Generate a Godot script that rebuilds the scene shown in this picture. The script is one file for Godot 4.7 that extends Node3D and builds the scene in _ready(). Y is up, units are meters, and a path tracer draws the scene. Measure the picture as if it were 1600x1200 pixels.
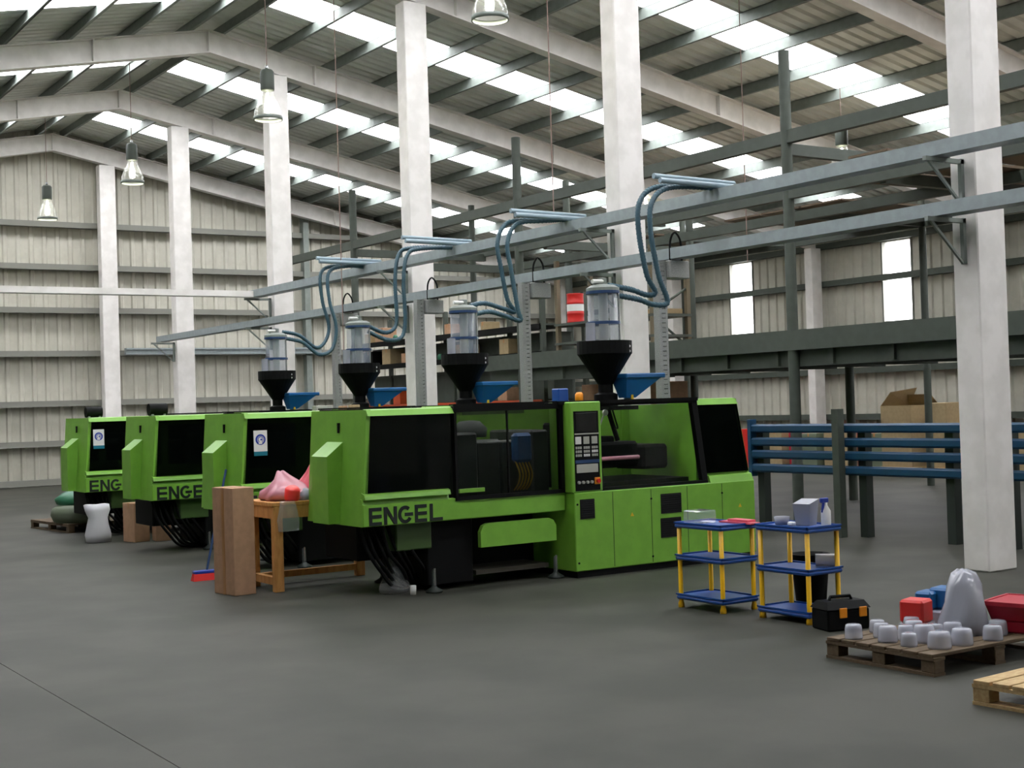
extends Node3D

var M := {}
var used := {}
const RX := 9.3      # ridge
const SL := 0.197    # roof slope
const FZ := -34.15   # frame nearest the end wall
const BAY := 5.2

# ------------------------------------------------------------------ mesh helpers
func mb() -> SurfaceTool:
	var s := SurfaceTool.new()
	s.begin(Mesh.PRIMITIVE_TRIANGLES)
	s.set_smooth_group(-1)
	return s

func tri(s: SurfaceTool, a: Vector3, b: Vector3, c: Vector3) -> void:
	s.add_vertex(a); s.add_vertex(c); s.add_vertex(b)

func quad(s: SurfaceTool, a: Vector3, b: Vector3, c: Vector3, d: Vector3) -> void:
	tri(s, a, b, c); tri(s, a, c, d)

# bottom front-left, front-right, back-right, back-left, then the same on top
func hexa(s: SurfaceTool, p: Array) -> void:
	quad(s, p[0], p[1], p[5], p[4]); quad(s, p[1], p[2], p[6], p[5])
	quad(s, p[2], p[3], p[7], p[6]); quad(s, p[3], p[0], p[4], p[7])
	quad(s, p[4], p[5], p[6], p[7]); quad(s, p[3], p[2], p[1], p[0])

func box(s: SurfaceTool, x0: float, x1: float, y0: float, y1: float, z0: float, z1: float, t := Transform3D()) -> void:
	var p := [Vector3(x0, y0, z1), Vector3(x1, y0, z1), Vector3(x1, y0, z0), Vector3(x0, y0, z0), Vector3(x0, y1, z1), Vector3(x1, y1, z1), Vector3(x1, y1, z0), Vector3(x0, y1, z0)]
	for i in 8: p[i] = t * p[i]
	hexa(s, p)

# box with chamfered edges
func rbox(s: SurfaceTool, x0: float, x1: float, y0: float, y1: float, z0: float, z1: float, b: float, t := Transform3D()) -> void:
	var lo := Vector3(x0, y0, z0)
	var hi := Vector3(x1, y1, z1)
	b = minf(b, 0.45 * minf(hi.x - lo.x, minf(hi.y - lo.y, hi.z - lo.z)))
	var c := func(sx: int, sy: int, sz: int, ax: int) -> Vector3:
		var v := Vector3(hi.x if sx > 0 else lo.x, hi.y if sy > 0 else lo.y, hi.z if sz > 0 else lo.z)
		var q := Vector3(-sx * b, -sy * b, -sz * b)
		q[ax] = 0.0
		return t * (v + q)
	for sg in [-1, 1]:
		var f := [[c.call(sg, -1, sg, 0), c.call(sg, -1, -sg, 0), c.call(sg, 1, -sg, 0), c.call(sg, 1, sg, 0)],
			[c.call(-sg, sg, 1, 1), c.call(sg, sg, 1, 1), c.call(sg, sg, -1, 1), c.call(-sg, sg, -1, 1)],
			[c.call(-sg, -1, sg, 2), c.call(sg, -1, sg, 2), c.call(sg, 1, sg, 2), c.call(-sg, 1, sg, 2)]]
		for q in f: quad(s, q[0], q[1], q[2], q[3])
	var ax3 := [[0, 1, 2], [1, 2, 0], [2, 0, 1]]
	for e in ax3:
		for s1 in [-1, 1]:
			for s2 in [-1, 1]:
				var a := [0, 0, 0]
				a[e[0]] = s1; a[e[1]] = s2
				a[e[2]] = -1
				var p0: Vector3 = c.call(a[0], a[1], a[2], e[0])
				var p1: Vector3 = c.call(a[0], a[1], a[2], e[1])
				a[e[2]] = 1
				var p2: Vector3 = c.call(a[0], a[1], a[2], e[1])
				var p3: Vector3 = c.call(a[0], a[1], a[2], e[0])
				if s1 * s2 > 0: quad(s, p0, p1, p2, p3)
				else: quad(s, p1, p0, p3, p2)
	for sx in [-1, 1]:
		for sy in [-1, 1]:
			for sz in [-1, 1]:
				var p: Vector3 = c.call(sx, sy, sz, 0)
				var q: Vector3 = c.call(sx, sy, sz, 1)
				var r: Vector3 = c.call(sx, sy, sz, 2)
				if sx * sy * sz > 0: tri(s, p, q, r)
				else: tri(s, p, r, q)

# profile points are (radius, height), from the bottom up
func lathe(s: SurfaceTool, prof: Array, n := 24, t := Transform3D(), smooth := true) -> void:
	s.set_smooth_group(1 if smooth else -1)
	for i in prof.size() - 1:
		var a: Vector2 = prof[i]
		var b: Vector2 = prof[i + 1]
		for k in n:
			var u := TAU * k / n
			var v := TAU * (k + 1) / n
			var p := t * Vector3(a.x * cos(u), a.y, -a.x * sin(u))
			var q := t * Vector3(a.x * cos(v), a.y, -a.x * sin(v))
			var r := t * Vector3(b.x * cos(v), b.y, -b.x * sin(v))
			var w := t * Vector3(b.x * cos(u), b.y, -b.x * sin(u))
			if a.x < 1e-5: tri(s, p, r, w)
			elif b.x < 1e-5: tri(s, p, q, r)
			else: quad(s, p, q, r, w)
	s.set_smooth_group(-1)

func cyl(s: SurfaceTool, r: float, y0: float, y1: float, n := 16, t := Transform3D()) -> void:
	lathe(s, [Vector2(r, y0), Vector2(r, y1)], n, t)
	lathe(s, [Vector2(0, y0), Vector2(r, y0)], n, t, false)
	lathe(s, [Vector2(r, y1), Vector2(0, y1)], n, t, false)

func tube(s: SurfaceTool, pts: Array, r: float, n := 8) -> void:
	var rings := []
	var up := Vector3.UP
	for i in pts.size():
		var d: Vector3 = (pts[mini(i + 1, pts.size() - 1)] - pts[maxi(i - 1, 0)]).normalized()
		if i == 0 and absf(d.dot(up)) > 0.9: up = Vector3.RIGHT
		var side := d.cross(up).normalized()
		up = side.cross(d).normalized()
		var ring := []
		for k in n:
			ring.append(pts[i] + (side * cos(TAU * k / n) + up * sin(TAU * k / n)) * r)
		rings.append(ring)
	s.set_smooth_group(2)
	for i in pts.size() - 1:
		for k in n:
			var j := (k + 1) % n
			quad(s, rings[i][k], rings[i][j], rings[i + 1][j], rings[i + 1][k])
	s.set_smooth_group(-1)
	for k in range(1, n - 1):
		tri(s, rings[0][0], rings[0][k + 1], rings[0][k])
		tri(s, rings[-1][0], rings[-1][k], rings[-1][k + 1])

func curve(pts: Array, step := 0.04) -> Array:
	var c := Curve3D.new()
	for i in pts.size():
		var d: Vector3 = (pts[mini(i + 1, pts.size() - 1)] - pts[maxi(i - 1, 0)]) / 6.0
		c.add_point(pts[i], -d, d)
	c.bake_interval = step
	return Array(c.get_baked_points())

# polygon in the xy plane, counter-clockwise, thick from z0 to z1
func prism(s: SurfaceTool, poly: PackedVector2Array, z0: float, z1: float, t := Transform3D()) -> void:
	if Geometry2D.is_polygon_clockwise(poly): poly.reverse()
	var ix := Geometry2D.triangulate_polygon(poly)
	for i in range(0, ix.size(), 3):
		var a := poly[ix[i]]
		var b := poly[ix[i + 1]]
		var c := poly[ix[i + 2]]
		if (b - a).cross(c - a) < 0:
			var h := b
			b = c
			c = h
		tri(s, t * Vector3(a.x, a.y, z1), t * Vector3(b.x, b.y, z1), t * Vector3(c.x, c.y, z1))
		tri(s, t * Vector3(a.x, a.y, z0), t * Vector3(c.x, c.y, z0), t * Vector3(b.x, b.y, z0))
	for i in poly.size():
		var a := poly[i]
		var b := poly[(i + 1) % poly.size()]
		quad(s, t * Vector3(a.x, a.y, z0), t * Vector3(b.x, b.y, z0), t * Vector3(b.x, b.y, z1), t * Vector3(a.x, a.y, z1))

# an uneven closed skin: rings of points from the bottom up, capped
func skin(s: SurfaceTool, rings: Array) -> void:
	s.set_smooth_group(3)
	for i in rings.size() - 1:
		var n: int = rings[i].size()
		for k in n:
			var j := (k + 1) % n
			quad(s, rings[i][k], rings[i][j], rings[i + 1][j], rings[i + 1][k])
	for e in [0, rings.size() - 1]:
		var m := Vector3.ZERO
		for p in rings[e]: m += p
		m /= rings[e].size()
		for k in rings[e].size():
			var j: int = (k + 1) % rings[e].size()
			if e == 0: tri(s, m, rings[e][j], rings[e][k])
			else: tri(s, m, rings[e][k], rings[e][j])
	s.set_smooth_group(-1)

# ------------------------------------------------------------------ nodes
func numbered(called: String) -> String:
	used[called] = used.get(called, -1) + 1
	return called if used[called] == 0 else "%s_%03d" % [called, used[called]]

func inst(mesh: Mesh, called: String, m: Material, parent: Node3D, at := Vector3.ZERO) -> MeshInstance3D:
	var o := MeshInstance3D.new()
	o.mesh = mesh
	o.material_override = m
	o.position = at
	if parent == self: o.name = numbered(called)
	else:
		var k := 0
		while parent.has_node(NodePath(called if k == 0 else "%s_%03d" % [called, k])): k += 1
		o.name = called if k == 0 else "%s_%03d" % [called, k]
	parent.add_child(o, true)
	return o

func done(s: SurfaceTool) -> ArrayMesh:
	s.generate_normals()
	return s.commit()

func part(s: SurfaceTool, called: String, m: Material, parent: Node3D, at := Vector3.ZERO) -> MeshInstance3D:
	return inst(done(s), called, m, parent, at)

func tag(o: Node3D, label: String, category: String, group := "") -> Node3D:
	o.set_meta("label", label)
	o.set_meta("category", category)
	if group: o.set_meta("group", group)
	return o

func thing(called: String, label: String, category: String, at := Vector3.ZERO, turn := 0.0, group := "") -> Node3D:
	var o := Node3D.new()
	o.name = numbered(called)
	add_child(o)
	o.position = at
	o.rotation.y = turn
	return tag(o, label, category, group)

func one(s: SurfaceTool, called: String, m: Material, label: String, category: String, at := Vector3.ZERO, turn := 0.0, group := "") -> MeshInstance3D:
	var o := part(s, called, m, self, at)
	o.rotation.y = turn
	tag(o, label, category, group)
	return o

func setting(called: String) -> Node3D:
	var o := Node3D.new()
	o.name = numbered(called)
	add_child(o)
	o.set_meta("kind", "structure")
	return o

func dup(src: Node3D, label: String, at: Vector3, turn := 0.0, group := "") -> Node3D:
	var o: Node3D = src.duplicate()
	o.name = numbered(str(src.name).rstrip("0123456789").trim_suffix("_"))
	add_child(o)
	o.position = at
	o.rotation.y = turn
	o.set_meta("label", label)
	if group: o.set_meta("group", group)
	return o

# ------------------------------------------------------------------ materials
func noise_tex(freq: float, lo: Color, hi: Color, sd: int, oct := 4, p0 := 0.3, p1 := 0.7) -> NoiseTexture2D:
	var n := FastNoiseLite.new()
	n.seed = sd
	n.frequency = freq
	n.fractal_octaves = oct
	var g := Gradient.new()
	g.offsets = PackedFloat32Array([p0, p1])
	g.colors = PackedColorArray([lo, hi])
	var t := NoiseTexture2D.new()
	t.width = 512
	t.height = 512
	t.seamless = true
	t.noise = n
	t.color_ramp = g
	return t

func mat(called: String, c: Color, rough := 0.6, metal := 0.0, tex: Texture2D = null, scale := Vector3.ONE) -> StandardMaterial3D:
	var m := StandardMaterial3D.new()
	m.resource_name = called
	m.albedo_color = c
	m.roughness = rough
	m.metallic = metal
	if tex:
		m.albedo_texture = tex
		m.uv1_triplanar = true
		m.uv1_scale = scale
	M[called] = m
	return m

func clear(called: String, c: Color, a: float, rough := 0.05) -> StandardMaterial3D:
	var m := mat(called, Color(c, a), rough)
	m.transparency = BaseMaterial3D.TRANSPARENCY_ALPHA
	return m

func materials() -> void:
	var grime := noise_tex(0.012, Color(0.955, 0.955, 0.95), Color(1, 1, 1), 3)
	var speck := noise_tex(0.05, Color(0.92, 0.92, 0.92), Color(1, 1, 1), 4)
	var blot := noise_tex(0.008, Color(0.80, 0.82, 0.80), Color(1, 1, 1), 5, 5, 0.25, 0.75)
	var grain := noise_tex(0.02, Color(0.93, 0.90, 0.87), Color(1, 1, 1), 6, 3)
	var fl := mat("concrete", Color(0.25, 0.25, 0.224), 0.55, 0.0, blot, Vector3.ONE * 0.16)
	fl.metallic_specular = 0.32
	mat("white_paint", Color(0.90, 0.885, 0.87), 0.5, 0.0, grime, Vector3.ONE * 0.4)
	mat("roof_sheet", Color(0.86, 0.87, 0.85), 0.6, 0.0, grime, Vector3.ONE * 0.3)
	mat("wall_sheet", Color(0.74, 0.73, 0.68), 0.55, 0.0, grime, Vector3.ONE * 0.3)
	mat("steel", Color(0.50, 0.53, 0.51), 0.55, 0.1, grime, Vector3.ONE * 0.8)
	mat("girt", Color(0.50, 0.50, 0.47), 0.55, 0.2)
	mat("dark_steel", Color(0.27, 0.30, 0.27), 0.6, 0.0, grime, Vector3.ONE * 0.8)
	mat("galv", Color(0.62, 0.63, 0.62), 0.45, 0.35, speck, Vector3.ONE * 2.0)
	mat("tray", Color(0.58, 0.62, 0.63), 0.5, 0.1, grime, Vector3.ONE)
	mat("green", Color(0.46, 0.68, 0.23), 0.42, 0.0, grime, Vector3.ONE * 0.7)
	mat("green_dark", Color(0.20, 0.30, 0.12), 0.5)
	mat("black", Color(0.045, 0.05, 0.05), 0.6).metallic_specular = 0.25
	mat("black_gloss", Color(0.03, 0.035, 0.04), 0.25)
	mat("ink", Color(0.04, 0.09, 0.09), 0.45)
	mat("seam", Color(0.10, 0.20, 0.06), 0.7)
	mat("rubber", Color(0.06, 0.065, 0.062), 0.85).metallic_specular = 0.25
	mat("chrome", Color(0.75, 0.76, 0.76), 0.22, 0.9)
	mat("key_grey", Color(0.66, 0.66, 0.62), 0.5)
	mat("key_blue", Color(0.12, 0.24, 0.40), 0.5)
	mat("white", Color(0.86, 0.86, 0.85), 0.45)
	mat("label_yellow", Color(0.85, 0.70, 0.15), 0.5)
	mat("amber", Color(0.90, 0.55, 0.10), 0.4)
	mat("red", Color(0.78, 0.13, 0.11), 0.4)
	mat("crimson", Color(0.66, 0.09, 0.18), 0.4)
	mat("orange", Color(0.72, 0.28, 0.12), 0.5)
	mat("blue", Color(0.07, 0.28, 0.58), 0.38)
	mat("blue_rail", Color(0.06, 0.25, 0.38), 0.42, 0.0, grime, Vector3.ONE)
	mat("blue_plastic", Color(0.09, 0.36, 0.58), 0.35)
	mat("sign_blue", Color(0.12, 0.22, 0.60), 0.4)
	mat("teal", Color(0.06, 0.42, 0.50), 0.4)
	mat("yellow_tube", Color(0.90, 0.70, 0.07), 0.35)
	mat("cardboard", Color(0.70, 0.55, 0.43), 0.8, 0.0, grime, Vector3.ONE * 1.5)
	mat("cardboard_pale", Color(0.64, 0.56, 0.42), 0.8, 0.0, grime, Vector3.ONE * 1.5)
	mat("tape", Color(0.66, 0.47, 0.28), 0.3)
	mat("wood", Color(0.80, 0.58, 0.32), 0.6, 0.0, grain, Vector3(2, 0.5, 2))
	mat("pallet_old", Color(0.37, 0.31, 0.23), 0.8, 0.0, grain, Vector3(1, 3, 3))
	mat("pallet_new", Color(0.74, 0.64, 0.46), 0.75, 0.0, grain, Vector3(1, 3, 3))
	mat("chipboard", Color(0.46, 0.40, 0.33), 0.8, 0.0, speck, Vector3.ONE * 2.0)
	mat("hose", Color(0.25, 0.37, 0.42), 0.4)
	mat("hose_clear", Color(0.52, 0.60, 0.64), 0.3)
	mat("milky", Color(0.60, 0.61, 0.65), 0.16).backlight_enabled = true
	M.milky.backlight = Color(0.3, 0.3, 0.32)
	mat("bag_white", Color(0.80, 0.80, 0.82), 0.35)
	mat("bag_grey", Color(0.40, 0.44, 0.36), 0.6)
	mat("bag_green", Color(0.20, 0.46, 0.34), 0.4)
	mat("pink", Color(0.84, 0.36, 0.42), 0.3)
	mat("pink_light", Color(0.80, 0.55, 0.60), 0.25)
	mat("coral", Color(0.95, 0.25, 0.24), 0.35)
	mat("wood_dark", Color(0.20, 0.19, 0.15), 0.7)
	mat("wood_grey", Color(0.42, 0.38, 0.30), 0.7)
	mat("deck_steel", Color(0.13, 0.165, 0.145), 0.6)
	mat("cable", Color(0.55, 0.45, 0.42), 0.6)
	clear("pane", Color(0.95, 0.97, 1.0), 0.2, 0.15)
	clear("acrylic", Color(0.70, 0.76, 0.84), 0.14)
	clear("smoked", Color(0.015, 0.025, 0.02), 0.96).metallic_specular = 0.22
	clear("smoked_mid", Color(0.02, 0.03, 0.025), 0.45).metallic_specular = 0.22
	clear("smoked_light", Color(0.03, 0.04, 0.03), 0.12).metallic_specular = 0.22
	clear("tub_clear", Color(0.74, 0.75, 0.80), 0.55, 0.08)
	clear("polybag", Color(0.75, 0.76, 0.76), 0.2, 0.12)
	clear("shade", Color(0.45, 0.47, 0.49), 0.10, 0.1)
	var b := mat("bulb", Color(1, 1, 1), 0.3)
	b.emission_enabled = true
	b.emission = Color(1.0, 0.97, 0.86)
	b.emission_energy_multiplier = 1.5

# ------------------------------------------------------------------ start
func _ready() -> void:
	var cam := Camera3D.new()
	cam.name = "camera"
	add_child(cam)
	cam.fov = 31.21
	cam.position = Vector3(0, 1.65, 0)
	cam.rotation_order = EULER_ORDER_YXZ
	cam.rotation = Vector3(0.01474, -0.58472, -0.03069)
	cam.near = 0.05
	cam.far = 200.0
	cam.current = true
	var sky_mat := ProceduralSkyMaterial.new()
	sky_mat.sky_top_color = Color(0.97, 0.97, 0.98)
	sky_mat.sky_horizon_color = Color(0.98, 0.98, 0.99)
	sky_mat.ground_bottom_color = Color(0.45, 0.44, 0.42)
	sky_mat.ground_horizon_color = Color(0.60, 0.60, 0.58)
	var env := Environment.new()
	env.background_mode = Environment.BG_SKY
	env.sky = Sky.new()
	env.sky.sky_material = sky_mat
	env.background_energy_multiplier = 1.0
	env.tonemap_mode = Environment.TONE_MAPPER_LINEAR
	env.tonemap_exposure = 26.5
	env.sdfgi_enabled = true
	env.ssao_enabled = true
	env.ssil_enabled = true
	var we := WorldEnvironment.new()
	we.name = "environment"
	we.environment = env
	add_child(we)

	materials()
	hall()
	trays()
	platform()
	machines()
	rails()
	rack_goods()
	lamps()
	floor_things()

# ------------------------------------------------------------------ the hall
func roof_y(x: float) -> float:
	return 8.83 - SL * absf(x - RX)

func sheet_mesh(width: float, h0: float, h1: Callable, ribs: int, depth: float) -> ArrayMesh:
	# upright profiled sheet in the xy plane facing +z, from h0 to h1(x)
	var s := mb()
	var xs := []
	var p := width / ribs
	for i in ribs:
		xs.append_array([[i * p, 0.0], [i * p + 0.56 * p, 0.0], [i * p + 0.66 * p, depth], [i * p + 0.90 * p, depth]])
	xs.append([width, 0.0])
	for i in xs.size() - 1:
		var a: Array = xs[i]
		var b: Array = xs[i + 1]
		quad(s, Vector3(a[0], h0, a[1]), Vector3(b[0], h0, b[1]), Vector3(b[0], h1.call(b[0]), b[1]), Vector3(a[0], h1.call(a[0]), a[1]))
	return done(s)

func hall() -> void:
	# floor
	var s := mb()
	box(s, -6.6, 25.4, -0.3, -0.015, -34.9, 8.4)
	var fl := part(s, "floor", M.concrete, self)
	fl.set_meta("kind", "structure")
	for q in [[-6.6, 2.2175], [2.2225, 25.4]]:   # two slabs with an open joint between them
		s = mb()
		box(s, q[0], q[1], -0.015, 0.0, -34.9, 8.4)
		part(s, "slab", M.concrete, fl)
	# walls: an outer shell with thickness and profiled sheets inside it
	var wb := setting("wall_back")
	s = mb()
	var gable := PackedVector2Array([Vector2(-6.6, 0), Vector2(25.4, 0), Vector2(25.4, roof_y(25.4)), Vector2(RX, 8.85), Vector2(-6.6, roof_y(-6.6))])
	prism(s, gable, -34.75, -34.6)
	part(s, "shell", M.wall_sheet, wb)
	for i in 33:
		var x0 := -6.2 + i * 0.945
		var m := sheet_mesh(0.945, 0.0, func(x: float) -> float: return roof_y(x0 + x) - 0.02, 3, 0.045)
		inst(m, "wall_sheet", M.wall_sheet, wb, Vector3(x0, 0, -34.58))
	for y in [6.43, 5.38, 4.31, 3.24, 2.01, 1.03, 0.09]:
		s = mb()
		var half := minf(15.4, (8.75 - y) / SL)
		box(s, maxf(-6.2, RX - half), minf(24.8, RX + half), y - 0.07, y + 0.07, -34.53, -34.36)
		box(s, maxf(-6.2, RX - half), minf(24.8, RX + half), y - 0.075, y - 0.06, -34.36, -34.30)
		part(s, "girt", M.girt, wb)
	s = mb()
	box(s, 16.02, 16.18, 0, roof_y(16.2) - 0.05, -34.5, -34.28)
	part(s, "wall_post", M.steel, wb)
	var wf := setting("wall_front")
	s = mb()
	prism(s, gable, 8.1, 8.25)
	part(s, "shell", M.wall_sheet, wf)
	var wl := setting("wall_left")
	s = mb()
	box(s, -6.6, -6.4, 0, 5.75, -34.75, 8.25)
	part(s, "shell", M.wall_sheet, wl)
	# right wall with one tall window in every bay
	var wr := setting("wall_right")
	var cell := BAY / 6.0
	var up := sheet_mesh(cell, 0.0, func(_x: float) -> float: return 5.74, 3, 0.04)
	var low := sheet_mesh(cell, 0.0, func(_x: float) -> float: return 3.32, 3, 0.04)
	var high := sheet_mesh(cell, 5.16, func(_x: float) -> float: return 5.74, 3, 0.04)
	var wi := 0
	for k in 9:
		var zc := -31.9 + k * BAY
		for j in 6:
			var z0 := zc - cell / 2.0 + j * cell
			if z0 > 7.8: continue
			var list := [up] if j > 0 else [low, high]
			for m in list:
				var o := inst(m, "wall_sheet", M.wall_sheet, wr, Vector3(25.0, 0, z0))
				o.rotation.y = -PI / 2
			s = mb()
			for q in ([[0.0, 5.75]] if j > 0 else [[0.0, 3.32], [5.16, 5.75]]):
				box(s, 25.06, 25.16, q[0], q[1], z0, z0 + cell)
			part(s, "shell", M.wall_sheet, wr)
		if zc > 7: continue
		wi += 1
		var w := setting("window_%d" % wi)
		for q in [[3.30, 4.30], [4.36, 5.17]]:
			s = mb()
			box(s, 25.07, 25.075, q[0], q[1], zc - cell / 2, zc + cell / 2)
			part(s, "pane", M.pane, w)
		s = mb()
		for e in [-1, 1]:
			box(s, 24.97, 25.10, 3.28, 5.19, zc + e * cell / 2 - 0.02, zc + e * cell / 2 + 0.02)
		box(s, 24.97, 25.10, 3.27, 3.31, zc - cell / 2, zc + cell / 2)
		box(s, 24.97, 25.10, 5.16, 5.20, zc - cell / 2, zc + cell / 2)
		part(s, "window_frame", M.girt, w)
	s = mb()
	box(s, 25.06, 25.16, 0, 5.75, -34.75, -31.9 - cell / 2)
	part(s, "shell", M.wall_sheet, wr)
	for y in [5.25, 4.33, 3.22, 2.2, 1.1]:
		s = mb()
		box(s, 24.80, 24.96, y - 0.07, y + 0.07, -34.5, 8.0)
		part(s, "girt", M.dark_steel, wr)
	# roof
	var roof := setting("ceiling")
	var cosl := cos(atan(SL))
	for sd in [-1, 1]:
		var len: float = 15.9
		var pitch := BAY / 5.0
		s = mb()   # one opaque sheet, four ribs, running down the slope
		var prof := []
		for i in 4:
			var p := pitch / 4.0
			prof.append_array([[i * p, 0.0], [i * p + 0.62 * p, 0.0], [i * p + 0.72 * p, 0.045], [i * p + 0.9 * p, 0.045]])
		prof.append([pitch, 0.0])
		for i in prof.size() - 1:
			var a: Array = prof[i]
			var b: Array = prof[i + 1]
			var p0 := Vector3(0, a[1], -a[0])
			var p1 := Vector3(0, b[1], -b[0])
			var d := Vector3(sd * len, -SL * len, 0)
			quad(s, p0, p1, p1 + d, p0 + d)
		var sheet := done(s)
		for k in range(-5, 6):
			var zs := -15.93 + k * BAY
			for j in range(1 if k < (5 if sd > 0 else 3) and k > -4 else 0, 5):
				var z0 := zs - j * pitch
				if z0 < -34.2 and j > 3: pass
				if z0 - pitch > 8.2 or z0 < -34.9: continue
				inst(sheet, "roof_sheet", M.roof_sheet, roof, Vector3(RX, 8.83, z0))
		var n_win := 0
		var last: int = 5 if sd > 0 else 3
		for k in range(-3, last):
			var zs := -15.93 + k * BAY
			n_win += 1
			var w := setting("window_%d" % (10 + n_win + (0 if sd < 0 else 10)))
			var panes: int = 13 if sd > 0 else 8
			for i in panes:
				var x0 := i * 1.09 + 0.0
				var x1 := minf(x0 + 1.09, len)
				if x1 <= x0: continue
				s = mb()
				var q0 := Vector3(RX + sd * x0, 8.83 - SL * x0, zs)
				var q1 := Vector3(RX + sd * x1, 8.83 - SL * x1, zs)
				var dz := Vector3(0, 0, -pitch)
				var t := Vector3(0, 0.006, 0)
				if sd > 0: hexa(s, [q0, q1, q1 + dz, q0 + dz, q0 + t, q1 + t, q1 + dz + t, q0 + dz + t])
				else: hexa(s, [q1, q0, q0 + dz, q1 + dz, q1 + t, q0 + t, q0 + dz + t, q1 + dz + t])
				part(s, "pane", M.pane, w)
			s = mb()   # opaque end of the strip at the eaves
			var e0: float = panes * 1.09
			var a0 := Vector3(RX + sd * e0, 8.83 - SL * e0, zs)
			var a1 := Vector3(RX + sd * len, 8.83 - SL * len, zs)
			if sd > 0: quad(s, a0 + Vector3(0, 0, -pitch), a1 + Vector3(0, 0, -pitch), a1, a0)
			else: quad(s, a1 + Vector3(0, 0, -pitch), a0 + Vector3(0, 0, -pitch), a0, a1)
			part(s, "roof_sheet", M.roof_sheet, roof)
		for i in 15:
			var dx := 0.3 + i * 1.09
			if i > 12: dx = 0.3 + 12 * 1.09 + (i - 12) * 1.06
			var x: float = RX + sd * dx
			var y := 8.83 - SL * dx
			s = mb()
			box(s, x - 0.012, x + 0.012, y - 0.20, y, -34.5, 8.1)
			box(s, x - 0.045, x + 0.012, y - 0.20, y - 0.185, -34.5, 8.1)
			box(s, x - 0.012, x + 0.045, y - 0.012, y, -34.5, 8.1)
			part(s, "purlin", M.steel, roof)
	s = mb()
	hexa(s, [Vector3(RX - 0.35, 8.75, 8.1), Vector3(RX, 8.84, 8.1), Vector3(RX, 8.84, -34.6), Vector3(RX - 0.35, 8.75, -34.6), Vector3(RX - 0.35, 8.90, 8.1), Vector3(RX, 8.95, 8.1), Vector3(RX, 8.95, -34.6), Vector3(RX - 0.35, 8.90, -34.6)])
	hexa(s, [Vector3(RX, 8.84, 8.1), Vector3(RX + 0.35, 8.75, 8.1), Vector3(RX + 0.35, 8.75, -34.6), Vector3(RX, 8.84, -34.6), Vector3(RX, 8.95, 8.1), Vector3(RX + 0.35, 8.90, 8.1), Vector3(RX + 0.35, 8.90, -34.6), Vector3(RX, 8.95, -34.6)])
	part(s, "ridge_cap", M.roof_sheet, roof)
	# frames
	var ord := ["by the back wall", "second from the back wall", "third from the back wall", "fourth from the back wall", "fifth from the back wall", "nearest in view", "above the camera side", "near the front", "by the front wall"]
	for k in 9:
		var z := FZ + k * BAY
		s = mb()
		for sd in [-1, 1]:
			var x0 := RX
			var x1: float = RX + sd * 15.4
			var drop := SL * 15.4
			for q in [[8.20, 8.22, 0.11], [8.22, 8.60, 0.012], [8.60, 8.62, 0.11]]:
				var a := Vector3(x0, q[0], z)
				var b := Vector3(x1, q[0] - drop, z)
				var h := Vector3(0, q[1] - q[0], 0)
				var w := Vector3(0, 0, q[2])
				if sd > 0: hexa(s, [a + w, b + w, b - w, a - w, a + w + h, b + w + h, b - w + h, a - w + h])
				else: hexa(s, [b + w, a + w, a - w, b - w, b + w + h, a + w + h, a - w + h, b - w + h])
			for dx in [2.1, 7.6]:
				var x: float = RX + sd * dx
				box(s, x - 0.012, x + 0.012, 8.21 - SL * dx, 8.61 - SL * dx, z - 0.10, z + 0.10)
		box(s, RX - 0.012, RX + 0.012, 8.2, 8.62, z - 0.10, z + 0.10)
		var bm := part(s, "roof_beam", M.white_paint, self)
		bm.set_meta("kind", "structure")
		if k < 7:
			var c := setting("column")
			s = mb()
			rbox(s, 10.40, 10.80, 0.0, 8.22 - SL * 1.5, z - 0.14, z + 0.14, 0.012)
			part(s, "shaft", M.white_paint, c)
			c = setting("column")
			s = mb()
			rbox(s, 24.42, 24.76, 0.0, 8.2 - SL * 15.2, z - 0.12, z + 0.12, 0.012)
			part(s, "shaft", M.white_paint, c)
	# thin bright cable duct along the end wall
	s = mb()
	box(s, 11.0, 16.4, 3.20, 3.32, -34.27, -34.14)
	box(s, 11.0, 16.4, 3.32, 3.36, -34.27, -34.10)
	one(s, "cable_duct", M.tray, "slim pale cable duct running level along the back wall sheets", "cable duct")

# ------------------------------------------------------------------ cable trays and their posts
func tray_run(s: SurfaceTool, a: Vector3, b: Vector3, w: float, h: float) -> void:
	var d := (b - a).normalized()
	var r := d.cross(Vector3.UP).normalized() * (w / 2)
	var t := Vector3.UP * 0.006
	for e in [[-1.0, 0.0], [1.0, 0.0]]:
		var o: Vector3 = r * e[0]
		var n := r.normalized() * 0.004
		hexa(s, [a + o - n, a + o + n, b + o + n, b + o - n, a + o - n + Vector3.UP * h, a + o + n + Vector3.UP * h, b + o + n + Vector3.UP * h, b + o - n + Vector3.UP * h])
	hexa(s, [a - r, a + r, b + r, b - r, a - r + t, a + r + t, b + r + t, b - r + t])

func bracket(s: SurfaceTool, z: float, y: float) -> void:
	box(s, 9.88, 10.40, y - 0.045, y - 0.005, z - 0.02, z + 0.02)
	box(s, 10.36, 10.40, y - 0.42, y, z - 0.02, z + 0.02)
	hexa(s, [Vector3(10.36, y - 0.42, z + 0.012), Vector3(10.39, y - 0.42, z + 0.012), Vector3(10.39, y - 0.42, z - 0.012), Vector3(10.36, y - 0.42, z - 0.012), Vector3(9.92, y - 0.04, z + 0.012), Vector3(9.96, y - 0.04, z + 0.012), Vector3(9.96, y - 0.04, z - 0.012), Vector3(9.92, y - 0.04, z - 0.012)])

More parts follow.
